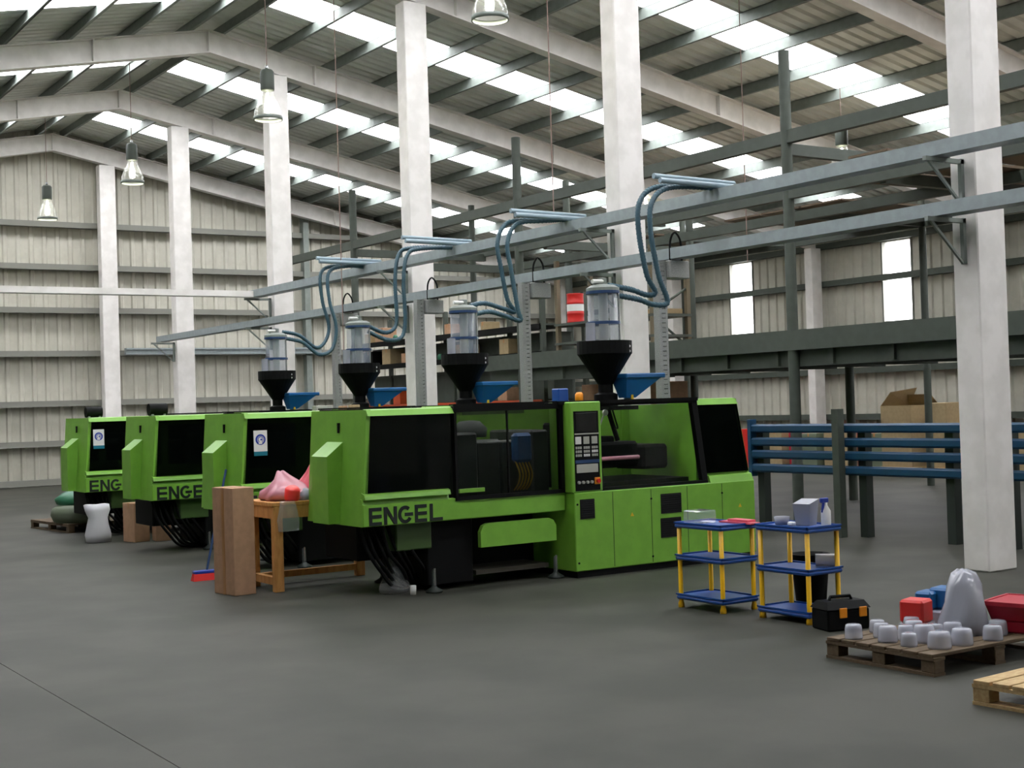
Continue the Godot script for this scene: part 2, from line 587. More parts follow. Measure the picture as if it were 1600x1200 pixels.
func trays() -> void:
	var t := thing("cable_tray", "upper long grey cable tray that turns left at the third column", "cable tray")
	var s := mb()
	tray_run(s, Vector3(10.08, 3.76, -23.75), Vector3(10.08, 3.76, 3.0), 0.2, 0.13)
	part(s, "long_run", M.tray, t)
	s = mb()
	tray_run(s, Vector3(-6.2, 3.76, -23.65), Vector3(10.18, 3.76, -23.65), 0.2, 0.11)
	part(s, "cross_run", M.white_paint, t)
	for k in [2, 3, 4, 5]:
		s = mb()
		bracket(s, FZ + k * BAY, 3.76)
		part(s, "bracket", M.steel, t)
	t = thing("cable_tray", "lower long grey cable tray on galvanised posts behind the green machines", "cable tray")
	s = mb()
	tray_run(s, Vector3(10.08, 3.22, -28.9), Vector3(10.08, 3.22, 3.0), 0.2, 0.12)
	part(s, "long_run", M.tray, t)
	for k in [1, 2, 3, 4, 5]:
		s = mb()
		bracket(s, FZ + k * BAY, 3.22)
		part(s, "bracket", M.steel, t)
	var names := ["nearest machine", "second machine", "third machine", "farthest machine"]
	var first: Node3D = null
	for i in 4:
		var lab: String = "galvanised perforated upright post with head box behind the " + names[i]
		var at := Vector3(9.86, 0, -11.85 - 2.71 * i)
		if first == null:
			first = thing("utility_post", lab, "post", at, 0.0, "posts under the lower cable tray")
			s = mb()
			box(s, -0.06, 0.06, 0, 3.2, -0.05, -0.045)
			box(s, -0.06, -0.055, 0, 3.2, -0.05, 0.05)
			box(s, 0.055, 0.06, 0, 3.2, -0.05, 0.05)
			box(s, -0.06, -0.03, 0, 3.2, 0.045, 0.05)
			box(s, 0.03, 0.06, 0, 3.2, 0.045, 0.05)
			part(s, "channel", M.galv, first)
			s = mb()
			for j in 60:
				box(s, -0.03, 0.03, 0.04 + j * 0.0525, 0.085 + j * 0.0525, 0.042, 0.0485)
			part(s, "rung_strip", M.galv, first)
			s = mb()
			box(s, -0.12, 0.12, 0, 0.012, -0.12, 0.12)
			part(s, "foot_plate", M.galv, first)
			s = mb()
			rbox(s, 0.07, 0.36, 3.0, 3.2, -0.1, 0.1, 0.01)
			part(s, "head_box", M.galv, first)
			s = mb()
			tube(s, curve([Vector3(0.12, 3.2, 0.05), Vector3(0.13, 3.42, 0.05), Vector3(0.2, 3.52, 0.05), Vector3(0.28, 3.42, 0.05), Vector3(0.29, 3.2, 0.05)]), 0.012, 6)
			part(s, "cable_loop", M.rubber, first)
		else: dup(first, lab, at)
	# two slim cables that hang from the roof
	for q in [[9.6, 2.3, -19.2, "slim cable hanging from the roof left of the fourth column"], [9.9, 3.9, -13.9, "slim cable hanging from the roof beside the fifth column"], [13.8, 3.6, -14.6, "slim cable hanging from the roof above the tall racks"]]:
		s = mb()
		tube(s, [Vector3(q[0], q[1], q[2]), Vector3(q[0], roof_y(q[0]) - 0.1, q[2])], 0.007, 6)
		one(s, "hanging_cable", M.cable, q[3], "cable")

# ------------------------------------------------------------------ steel storage platform
func platform() -> void:
	var p := thing("storage_platform", "tall dark steel storage platform with high posts and low deck behind machines", "platform")
	for z in [-6.7, -12.95, -19.3, -25.4, -28.6]:
		var s := mb()
		tube(s, [Vector3(13, 0, z), Vector3(13, 6.17, z)], 0.075, 12)
		part(s, "post", M.dark_steel, p)
	for q in [[-11.4, 6.1], [-14.95, 2.4], [-18.6, 5.0], [-22.3, 6.1], [-25.9, 6.1]]:
		var s := mb()
		tube(s, [Vector3(16.2, 0, q[0]), Vector3(16.2, q[1], q[0])], 0.07, 12)
		part(s, "post", M.dark_steel, p)
	var s := mb()
	box(s, 12.95, 13.05, 4.95, 5.12, -28.6, -4.0)
	part(s, "beam", M.dark_steel, p)
	s = mb()
	box(s, 16.15, 16.25, 4.9, 5.08, -25.9, -4.0)
	part(s, "beam", M.dark_steel, p)
	for z in [-6.7, -12.95, -19.3, -25.4]:
		s = mb()
		box(s, 13.05, 16.2, 4.8, 4.95, z - 0.05, z + 0.05)
		part(s, "cross_beam", M.dark_steel, p)
	for z in [-11.4, -18.6, -22.3]:
		s = mb()
		box(s, 13.05, 16.2, 4.2, 4.34, z - 0.05, z + 0.05)
		part(s, "cross_beam", M.dark_steel, p)
	s = mb()
	box(s, 12.95, 13.05, 4.22, 4.36, -19.3, -4.0)
	part(s, "beam", M.dark_steel, p)
	# upper boards
	for q in [[13.9, 15.5, 4.78, -12.72, -12.05], [13.3, 16.1, 4.36, -12.2, -11.5], [13.3, 16.1, 4.36, -11.35, -10.6], [13.3, 16.1, 4.36, -10.45, -9.75]]:
		s = mb()
		box(s, q[0], q[1], q[2], q[2] + 0.03, q[3], q[4])
		part(s, "deck_board", M.chipboard, p)
	for i in 20:
		if i % 5 > 2: continue
		s = mb()
		box(s, 16.3, 19.5, 4.70, 4.73, -22.4 + i * 0.92, -21.52 + i * 0.92)
		part(s, "deck_board", M.chipboard, p)
	for z in [-9.7, -12.9, -16.1, -19.3, -22.5]:
		s = mb()
		tube(s, [Vector3(19.4, 0, z), Vector3(19.4, 5.95, z)], 0.065, 12)
		part(s, "post", M.dark_steel, p)
	s = mb()
	box(s, 19.35, 19.45, 4.54, 4.70, -22.5, -4.0)
	part(s, "beam", M.dark_steel, p)
	s = mb()
	box(s, 14.6, 14.7, 4.20, 4.34, -22.3, -4.0)
	part(s, "beam", M.dark_steel, p)
	for z in [-12.9, -16.1, -19.3, -22.5]:
		s = mb()
		box(s, 16.25, 19.35, 4.55, 4.68, z - 0.05, z + 0.05)
		part(s, "cross_beam", M.dark_steel, p)
	# lower deck
	s = mb()
	box(s, 12.92, 13.0, 2.24, 2.50, -20.4, -4.0)
	part(s, "edge_beam", M.dark_steel, p)
	s = mb()
	box(s, 13.05, 13.15, 2.03, 2.24, -20.4, -4.0)
	part(s, "edge_beam", M.dark_steel, p)
	s = mb()
	box(s, 16.2, 16.3, 2.22, 2.50, -19.3, -4.0)
	part(s, "edge_beam", M.dark_steel, p)
	for i in 16:
		s = mb()
		box(s, 13.0, 16.2, 2.05, 2.40, -19.2 + i * 0.98, -19.12 + i * 0.98)
		part(s, "joist", M.dark_steel, p)
		s = mb()
		box(s, 13.0, 16.2, 2.40, 2.43, -19.29 + i * 0.95, -18.36 + i * 0.95)
		part(s, "deck_board", M.chipboard, p)

# ------------------------------------------------------------------ green moulding machines
func letter(s: SurfaceTool, ch: String, x: float, w: float, h: float) -> void:
	var b := 0.030
	var d := 0.006
	match ch:
		"E":
			box(s, x, x + b, 0, h, 0, d)
			for y in [0.0, (h - b) / 2, h - b]: box(s, x + b, x + w, y, y + b, 0, d)
		"N":
			box(s, x, x + b, 0, h, 0, d)
			box(s, x + w - b, x + w, 0, h, 0, d)
			prism(s, PackedVector2Array([Vector2(x, h), Vector2(x + w - b * 1.1, 0), Vector2(x + w, 0), Vector2(x + b * 1.1, h)]), 0, d + 0.0004)
		"L":
			box(s, x, x + b, 0, h, 0, d)
			box(s, x + b, x + w, 0, b, 0, d)
		"G":
			var c := Vector2(x + w / 2, h / 2)
			var pts := PackedVector2Array()
			for i in 21:
				var a := deg_to_rad(48.0 + 282.0 * i / 20.0)
				pts.append(c + Vector2(cos(a) * w / 2, sin(a) * h / 2))
			for i in 21:
				var a := deg_to_rad(330.0 - 282.0 * i / 20.0)
				pts.append(c + Vector2(cos(a) * (w / 2 - b), sin(a) * (h / 2 - b)))
			prism(s, pts, 0, d)
			box(s, x + w * 0.48, x + w * 1.05, h / 2 - b * 0.5, h / 2 + b * 0.5, 0, d + 0.0004)

func safety_sign(parent: Node3D, at: Vector3) -> void:
	var o := Node3D.new()
	o.name = "safety_sign"
	parent.add_child(o, true)
	o.position = at
	o.set_meta("label", "white sticker with blue ear protection symbol")
	var s := mb()
	rbox(s, -0.075, 0.075, -0.09, 0.13, 0, 0.004, 0.0015)
	part(s, "plate", M.white, o)
	s = mb()
	box(s, -0.074, 0.074, -0.132, -0.088, 0, 0.0042)
	part(s, "band", M.teal, o)
	var face := Transform3D(Basis(Vector3.RIGHT, PI / 2), Vector3(0, 0.035, 0.004))
	s = mb()
	cyl(s, 0.056, 0.0, 0.002, 24, face)
	part(s, "disc", M.sign_blue, o)
	s = mb()
	cyl(s, 0.024, 0.002, 0.0032, 20, face)
	box(s, -0.022, 0.016, -0.012, 0.012, 0.006, 0.0072)
	lathe(s, [Vector2(0.032, 0.002), Vector2(0.037, 0.0035)], 24, face)
	part(s, "pictogram", M.white, o)
	s = mb()
	cyl(s, 0.011, 0.003, 0.005, 16, face.translated(Vector3(0.008, 0.0, 0)))
	part(s, "ear_cup", M.sign_blue, o)

func make_machine() -> Node3D:
	var o := thing("molding_machine", "", "machine", Vector3.ZERO, 0.0, "green moulding machines in a row")
	var s := mb()
	# end guard and back wall of the enclosure
	hexa(s, [Vector3(-0.07, 0.63, 0.0), Vector3(-0.03, 0.63, 0.0), Vector3(-0.03, 0.63, -1.1), Vector3(-0.07, 0.63, -1.1), Vector3(0.0, 1.64, 0.0), Vector3(0.04, 1.64, 0.0), Vector3(0.04, 1.64, -1.1), Vector3(0.0, 1.64, -1.1)])
	var eg := part(s, "end_guard", M.green, o)
	s = mb()
	box(s, -0.03, 0.01, 1.44, 1.53, -0.52, -0.50)
	part(s, "pull_handle", M.black, eg)
	s = mb()
	box(s, 1.30, 2.06, 0.63, 1.60, -1.1, -1.06)
	box(s, 2.06, 4.34, 0.80, 1.60, -1.1, -1.06)
	box(s, 0.04, 1.30, 0.63, 1.0, -1.1, -1.06)
	box(s, 0.04, 1.30, 1.52, 1.60, -1.1, -1.06)
	box(s, 0.62, 0.72, 1.0, 1.52, -1.1, -1.06)
	for x in [2.75, 3.25, 3.6]: box(s, x, x + 0.02, 0.8, 1.6, -1.06, -1.045)
	part(s, "back_guard", M.green, o)
	s = mb()
	box(s, 0.04, 1.0, 1.565, 1.59, -1.06, -0.06)
	part(s, "top_cover", M.green, o)
	s = mb()
	box(s, 2.86, 3.24, 1.56, 1.60, -0.74, -0.30)
	for e in [2.86, 3.18]: box(s, e, e + 0.06, 1.56, 1.60, -1.06, -0.74)
	part(s, "hopper_bridge", M.black, o)
	s = mb()
	box(s, 1.0, 2.06, 1.56, 1.60, -0.8, -0.62)
	part(s, "cross_beam", M.green_dark, o)
	# guard box on the end
	s = mb()
	hexa(s, [Vector3(-0.18, 0.64, -0.43), Vector3(-0.03, 0.64, -0.43), Vector3(-0.03, 0.64, -0.75), Vector3(-0.18, 0.64, -0.75), Vector3(-0.18, 1.235, -0.43), Vector3(-0.02, 1.36, -0.43), Vector3(-0.02, 1.36, -0.75), Vector3(-0.18, 1.235, -0.75)])
	part(s, "end_box", M.green, o)
	# front of the clamping side
	s = mb()
	hexa(s, [Vector3(-0.005, 1.585, 0.035), Vector3(0.875, 1.585, 0.035), Vector3(0.875, 1.60, -0.06), Vector3(-0.005, 1.60, -0.06), Vector3(-0.003, 1.635, 0.0), Vector3(0.875, 1.635, 0.0), Vector3(0.875, 1.645, -0.06), Vector3(-0.003, 1.645, -0.06)])
	part(s, "top_lip", M.green, o)
	s = mb()
	hexa(s, [Vector3(-0.035, 0.90, 0.0), Vector3(0.82, 0.90, 0.0), Vector3(0.82, 0.90, -0.03), Vector3(-0.035, 0.90, -0.03), Vector3(0.035, 1.59, 0.0), Vector3(0.87, 1.59, 0.0), Vector3(0.87, 1.59, -0.03), Vector3(0.035, 1.59, -0.03)])
	part(s, "window", M.smoked, o)
	s = mb()
	hexa(s, [Vector3(-0.06, 0.865, 0.045), Vector3(0.80, 0.865, 0.045), Vector3(0.80, 0.865, -0.03), Vector3(-0.06, 0.865, -0.03), Vector3(-0.06, 0.905, 0.03), Vector3(0.80, 0.905, 0.03), Vector3(0.80, 0.925, -0.03), Vector3(-0.06, 0.925, -0.03)])
	part(s, "sill", M.green, o)
	s = mb()
	rbox(s, -0.07, 2.07, 0.63, 0.825, -0.06, 0.02, 0.008)
	hexa(s, [Vector3(-0.07, 0.82, 0.012), Vector3(0.80, 0.82, 0.012), Vector3(0.80, 0.82, -0.05), Vector3(-0.07, 0.82, -0.05), Vector3(-0.07, 0.87, -0.01), Vector3(0.80, 0.87, -0.01), Vector3(0.80, 0.87, -0.05), Vector3(-0.07, 0.87, -0.05)])
	part(s, "front_rail", M.green, o)
	var x := 0.0
	for q in [["E", 0.0, 0.122], ["N", 0.145, 0.128], ["G", 0.285, 0.14], ["E", 0.452, 0.12], ["L", 0.604, 0.13]]:
		s = mb()
		letter(s, q[0], 0.0, q[2], 0.155)
		part(s, "letter", M.ink, o, Vector3(-0.015 + q[1], 0.638, 0.02))
	# sliding door
	s = mb()
	for q in [[0.86, 0.885, 0.80, 1.62], [2.02, 2.06, 0.80, 1.62], [0.86, 2.06, 1.595, 1.65], [0.86, 2.06, 0.80, 0.835]]:
		box(s, q[0], q[1], q[2], q[3], -0.02, 0.035)
	box(s, 1.44, 1.452, 0.83, 1.60, -0.01, 0.015)
	var dr := part(s, "sliding_door", M.black, o)
	s = mb()
	box(s, 0.885, 2.02, 0.835, 1.595, 0.005, 0.012)
	part(s, "pane", M.smoked_mid, dr)
	s = mb()
	rbox(s, 0.88, 1.15, 0.868, 0.905, 0.035, 0.06, 0.004)
	part(s, "door_strip", M.green, dr)
	s = mb()
	box(s, 2.0, 3.72, 1.63, 1.665, -0.05, 0.06)
	box(s, 0.86, 2.0, 1.652, 1.668, -0.05, 0.03)
	part(s, "top_rail", M.black, o)
	# mould, platens and tie bars behind the door
	s = mb()
	for q in [[0.25, 0.55], [1.0, 1.25], [1.85, 2.05]]: rbox(s, q[0], q[1], 0.70, 1.40, -0.95, -0.2, 0.02)
	part(s, "platen", M.dark_steel, o)
	s = mb()
	for q in [[0.85, -0.35], [1.28, -0.35], [0.85, -0.8], [1.28, -0.8]]:
		tube(s, [Vector3(0.1, q[0], q[1]), Vector3(2.0, q[0], q[1])], 0.035, 10)
	part(s, "tie_bar", M.steel, o)
	s = mb()
	rbox(s, 1.27, 1.52, 0.8, 1.3, -0.85, -0.25, 0.01)
	rbox(s, 1.54, 1.83, 0.8, 1.3, -0.85, -0.25, 0.01)
	lathe(s, [Vector2(0.0, 1.30), Vector2(0.16, 1.30), Vector2(0.17, 1.38), Vector2(0.10, 1.45), Vector2(0, 1.46)], 16, Transform3D(Basis(), Vector3(1.35, 0.05, -0.5)))
	part(s, "mould", M.dark_steel, o)
	s = mb()
	rbox(s, 1.60, 1.80, 1.10, 1.38, -0.2, -0.10, 0.03)
	part(s, "mould_block", M.blue_plastic, o)
	s = mb()
	for i in 5:
		var xx := 1.62 + i * 0.035
		tube(s, curve([Vector3(xx, 1.12, -0.14), Vector3(xx + 0.02, 1.0, -0.1), Vector3(xx + 0.03, 0.9, -0.15), Vector3(xx + 0.05, 0.84, -0.25)]), 0.008, 6)
	part(s, "mould_hose", M.label_yellow, o)
	# bed under the clamping side
	s = mb()
	rbox(s, 0.62, 1.10, 0.05, 0.63, -1.0, -0.10, 0.01)
	rbox(s, 1.10, 2.08, 0.05, 0.63, -1.0, -0.55, 0.01)
	rbox(s, 0.05, 0.62, 0.30, 0.63, -1.0, -0.35, 0.01)
	part(s, "bed", M.black, o)
	s = mb()
	rbox(s, 0.30, 0.66, 0.385, 0.63, -0.32, -0.08, 0.01)
	part(s, "bed_bracket", M.green_dark, o)
	s = mb()
	var ap := PackedVector2Array([Vector2(1.12, 0.36), Vector2(1.96, 0.36), Vector2(1.96, 0.50), Vector2(1.93, 0.555), Vector2(1.88, 0.575), Vector2(1.20, 0.575), Vector2(1.15, 0.555), Vector2(1.12, 0.50)])
	prism(s, ap, -0.04, 0.01)
	part(s, "chute_apron", M.green, o)
	s = mb()
	box(s, 1.14, 1.95, 0.10, 0.14, -0.55, -0.12)
	part(s, "chute_floor", M.wood_dark, o)
	for q in [[0.64, -0.03], [1.98, -0.05], [0.64, -1.0], [1.98, -1.0]]:
		s = mb()
		lathe(s, [Vector2(0.0, 0.0), Vector2(0.075, 0.0), Vector2(0.08, 0.015), Vector2(0.03, 0.045), Vector2(0.022, 0.06), Vector2(0.018, 0.20), Vector2(0, 0.2)], 18, Transform3D(Basis(), Vector3(q[0], 0, q[1])))
		var ft := part(s, "levelling_foot", M.deck_steel, o)
		s = mb()
		cyl(s, 0.012, 0.06, 0.215, 10, Transform3D(Basis(), Vector3(q[0], 0.0, q[1] + 0.014)))
		part(s, "spindle", M.chrome, ft)
	for i in 7:
		s = mb()
		var a := 0.04 + i * 0.07
		tube(s, curve([Vector3(a - 0.06, 0.62, -0.15 - 0.03 * (i % 3)), Vector3(a - 0.02, 0.42 - 0.03 * (i % 2), -0.10), Vector3(a + 0.12, 0.22, -0.12 - 0.04 * (i % 3)), Vector3(a + 0.30, 0.06, -0.2 - 0.03 * i), Vector3(a + 0.62, 0.05, -0.35 - 0.04 * i)], 0.06), 0.017, 6)
		part(s, "hydraulic_hose", M.rubber, o)
	# cabinet under the injection side
	s = mb()
	rbox(s, 2.08, 4.37, 0.06, 0.80, -1.1, 0.15, 0.008)
	var cb := part(s, "base_cabinet", M.green, o)
	s = mb()
	box(s, 2.10, 4.35, 0.0, 0.06, -1.08, 0.13)
	part(s, "plinth", M.black, cb)
	for xx in [2.53, 3.0, 3.46, 3.92]:
		s = mb()
		box(s, xx - 0.003, xx + 0.003, 0.075, 0.785, 0.149, 0.1515)
		part(s, "door_seam", M.seam, cb)
	for q in [[2.14, 2.31, 0.55, 0.735], [3.12, 3.38, 0.535, 0.727], [3.11, 3.37, 0.30, 0.49]]:
		s = mb()
		for i in 9:
			var y0 := lerpf(q[2], q[3], i / 9.0)
			hexa(s, [Vector3(q[0], y0, 0.158), Vector3(q[1], y0, 0.158), Vector3(q[1], y0, 0.150), Vector3(q[0], y0, 0.150), Vector3(q[0], y0 + 0.016, 0.152), Vector3(q[1], y0 + 0.016, 0.152), Vector3(q[1], y0 + 0.016, 0.149), Vector3(q[0], y0 + 0.016, 0.149)])
		box(s, q[0], q[1], q[2], q[3], 0.1495, 0.1515)
		part(s, "vent", M.black, cb)
	for q in [[2.76, 0.555], [4.16, 0.55]]:
		s = mb()
		prism(s, PackedVector2Array([Vector2(-0.022, -0.018), Vector2(0.022, -0.018), Vector2(0, 0.02)]), 0, 0.002, Transform3D(Basis(), Vector3(q[0], q[1], 0.150)))
		part(s, "warning_label", M.label_yellow, cb)
	for q in [[2.11, 0.69], [2.11, 0.14], [3.0, 0.69], [3.0, 0.13], [3.92, 0.69]]:
		s = mb()
		cyl(s, 0.010, 0, 0.006, 10, Transform3D(Basis(Vector3.RIGHT, PI / 2), Vector3(q[0], q[1], 0.150)))
		part(s, "lock", M.black, cb)
	# control column
	s = mb()
	rbox(s, 2.06, 2.42, 0.80, 1.655, -0.2, 0.15, 0.01)
	var cc := part(s, "control_column", M.green, o)
	s = mb()
	box(s, 2.095, 2.385, 0.815, 1.565, 0.1495, 0.154)
	part(s, "panel_board", M.black, cc)
	s = mb()
	rbox(s, 2.115, 2.365, 1.37, 1.55, 0.154, 0.158, 0.002)
	part(s, "screen", M.black_gloss, cc)
	s = mb()
	box(s, 2.10, 2.38, 1.345, 1.357, 0.154, 0.160)
	part(s, "panel_strip", M.key_grey, cc)
	for r in 4:
		for c in 3:
			s = mb()
			var x0 := 2.105 + c * 0.095
			if r == 0: rbox(s, x0, x0 + 0.068, 1.255, 1.325, 0.154, 0.160, 0.002)
			else:
				var y := 1.245 - r * 0.036
				for k in 3: rbox(s, x0 + k * 0.025, x0 + k * 0.025 + 0.020, y, y + 0.024, 0.154, 0.161, 0.002)
			part(s, "key_group", M.key_grey if (r + c) % 4 else M.white, cc)
	s = mb()
	box(s, 2.10, 2.38, 1.075, 1.105, 0.154, 0.158)
	part(s, "key_field", M.key_blue, cc)
	s = mb()
	rbox(s, 2.11, 2.36, 0.985, 1.065, 0.154, 0.162, 0.002)
	part(s, "keyboard", M.key_grey, cc)
	for i in 4:
		s = mb()
		cyl(s, 0.014, 0, 0.02, 12, Transform3D(Basis(Vector3.RIGHT, PI / 2), Vector3(2.13 + i * 0.05, 0.895, 0.154)))
		part(s, "knob", M.key_grey, cc)
	s = mb()
	rbox(s, 2.315, 2.38, 0.87, 0.935, 0.154, 0.166, 0.004)
	var es := part(s, "stop_plate", M.amber, cc)
	s = mb()
	cyl(s, 0.02, 0, 0.025, 14, Transform3D(Basis(Vector3.RIGHT, PI / 2), Vector3(2.348, 0.902, 0.166)))
	part(s, "stop_button", M.red, es)
	# injection guard
	s = mb()
	for q in [[2.42, 2.46, 2.42, 2.46, 0.80, 1.64], [3.70, 3.77, 3.66, 3.73, 0.80, 1.64]]:
		hexa(s, [Vector3(q[0], q[4], 0.12), Vector3(q[1], q[4], 0.12), Vector3(q[1], q[4], 0.06), Vector3(q[0], q[4], 0.06), Vector3(q[2], q[5], 0.03), Vector3(q[3], q[5], 0.03), Vector3(q[3], q[5], -0.03), Vector3(q[2], q[5], -0.03)])
	box(s, 2.42, 3.76, 0.80, 0.83, 0.06, 0.125)
	box(s, 2.42, 3.72, 1.61, 1.645, -0.03, 0.04)
	var ig := part(s, "injection_guard", M.black, o)
	s = mb()
	hexa(s, [Vector3(2.46, 0.83, 0.10), Vector3(3.70, 0.83, 0.10), Vector3(3.70, 0.83, 0.095), Vector3(2.46, 0.83, 0.095), Vector3(2.46, 1.61, 0.01), Vector3(3.66, 1.61, 0.01), Vector3(3.66, 1.61, 0.005), Vector3(2.46, 1.61, 0.005)])
	part(s, "pane", M.smoked_light, ig)
	s = mb()
	rbox(s, 2.46, 2.60, 0.80, 1.45, -0.9, -0.15, 0.02)
	rbox(s, 2.60, 3.30, 0.98, 1.24, -0.72, -0.38, 0.03)
	rbox(s, 3.28, 3.62, 0.95, 1.20, -0.80, -0.30, 0.03)
	rbox(s, 2.70, 3.05, 1.22, 1.30, -0.65, -0.45, 0.02)
	box(s, 2.46, 3.70, 0.80, 0.86, -1.04, -0.1)
	part(s, "injection_unit", M.black, o)
	s = mb()
	tube(s, [Vector3(2.72, 1.08, -0.3), Vector3(3.22, 1.08, -0.3)], 0.022, 10)
	part(s, "guide_rod", M.pink_light, o)
	s = mb()
	cyl(s, 0.03, 0.0, 0.02, 16, Transform3D(Basis(Vector3.RIGHT, PI / 2), Vector3(2.67, 1.54, -0.12)))
	tube(s, [Vector3(2.67, 1.52, -0.13), Vector3(2.66, 1.40, -0.2), Vector3(2.62, 1.2, -0.3)], 0.008, 6)
	part(s, "gauge", M.white, o)
	s = mb()
	tube(s, curve([Vector3(2.98, 1.66, -0.5), Vector3(2.99, 1.5, -0.45), Vector3(3.04, 1.25, -0.4)]), 0.025, 8)
	tube(s, curve([Vector3(3.05, 1.6, -0.5), Vector3(3.10, 1.45, -0.5), Vector3(3.2, 1.37, -0.6), Vector3(3.3, 1.40, -0.8)]), 0.009, 6)
	part(s, "feed_pipe", M.rubber, o)
	# end cover on the right
	s = mb()
	hexa(s, [Vector3(3.76, 0.895, 0.10), Vector3(4.34, 0.895, 0.10), Vector3(4.34, 0.895, 0.06), Vector3(3.76, 0.895, 0.06), Vector3(3.74, 1.59, 0.01), Vector3(4.29, 1.59, 0.01), Vector3(4.29, 1.59, -0.03), Vector3(3.74, 1.59, -0.03)])
	part(s, "window", M.smoked, o)
	s = mb()
	hexa(s, [Vector3(3.74, 1.585, 0.03), Vector3(4.29, 1.585, 0.03), Vector3(4.29, 1.6, -0.06), Vector3(3.74, 1.6, -0.06), Vector3(3.75, 1.645, -0.01), Vector3(4.27, 1.645, -0.01), Vector3(4.27, 1.65, -0.06), Vector3(3.75, 1.65, -0.06)])
	part(s, "top_lip", M.green, o)
	s = mb()
	hexa(s, [Vector3(3.78, 0.80, 0.145), Vector3(4.36, 0.80, 0.145), Vector3(4.36, 0.80, 0.0), Vector3(3.78, 0.80, 0.0), Vector3(3.78, 0.865, 0.12), Vector3(4.36, 0.865, 0.12), Vector3(4.36, 0.91, 0.0), Vector3(3.78, 0.91, 0.0)])
	part(s, "sill", M.green, o)
	s = mb()
	hexa(s, [Vector3(4.34, 0.80, 0.09), Vector3(4.37, 0.80, 0.09), Vector3(4.37, 0.80, -1.1), Vector3(4.34, 0.80, -1.1), Vector3(4.28, 1.64, -0.02), Vector3(4.31, 1.64, -0.02), Vector3(4.31, 1.64, -1.1), Vector3(4.28, 1.64, -1.1)])
	part(s, "end_guard", M.green, o)
	s = mb()
	box(s, 3.72, 3.75, 0.80, 1.60, -1.06, 0.0)
	part(s, "inner_wall", M.green, o)
	return o

func make_hopper(label: String) -> Node3D:
	var o := thing("material_hopper", label, "hopper", Vector3.ZERO, 0.0, "black material hoppers on the machines")
	var s := mb()
	lathe(s, [Vector2(0.0, 0.0), Vector2(0.12, 0.0), Vector2(0.12, 0.12), Vector2(0.075, 0.14), Vector2(0.075, 0.22), Vector2(0.27, 0.52), Vector2(0.28, 0.53), Vector2(0.28, 0.66), Vector2(0.265, 0.66), Vector2(0.0, 0.655)], 28, Transform3D(), false)
	part(s, "funnel", M.black, o)
	s = mb()
	lathe(s, [Vector2(0.158, 0.66), Vector2(0.158, 1.18)], 28)
	lathe(s, [Vector2(0.154, 1.18), Vector2(0.154, 0.66)], 28)
	part(s, "clear_cylinder", M.acrylic, o)
	for y in [0.83, 1.14]:
		s = mb()
		lathe(s, [Vector2(0.160, y), Vector2(0.172, y), Vector2(0.172, y + 0.03), Vector2(0.160, y + 0.03), Vector2(0.160, y)], 28, Transform3D(), false)
		part(s, "clamp_band", M.key_blue, o)
	s = mb()
	lathe(s, [Vector2(0.0, 1.17), Vector2(0.17, 1.17), Vector2(0.17, 1.20), Vector2(0.12, 1.23), Vector2(0.05, 1.24), Vector2(0.05, 1.30), Vector2(0, 1.31)], 24, Transform3D(), false)
	part(s, "lid", M.steel, o)
	s = mb()
	tube(s, [Vector3(-0.15, 1.265, 0.03), Vector3(-0.02, 1.265, 0.03)], 0.022, 10)
	part(s, "nozzle", M.white, o)
	s = mb()
	cyl(s, 0.05, 0.66, 1.17, 14)
	part(s, "inner_tube", M.key_grey, o)
	s = mb()
	tube(s, [Vector3(0.10, 0.66, 0.13), Vector3(0.10, 1.2, 0.13)], 0.009, 6)
	part(s, "level_rod", M.chrome, o)
	s = mb()
	cyl(s, 0.05, 0.66, 0.84, 16, Transform3D(Basis(), Vector3(-0.215, 0, 0.06)))
	part(s, "filter_cup", M.milky, o)
	s = mb()
	for y in [0.55, 0.60]: cyl(s, 0.012, 0.0, 0.01, 10, Transform3D(Basis(Vector3.RIGHT, PI / 2), Vector3(0.13, y, 0.24)))
	part(s, "indicator_lamp", M.white, o)
	return o

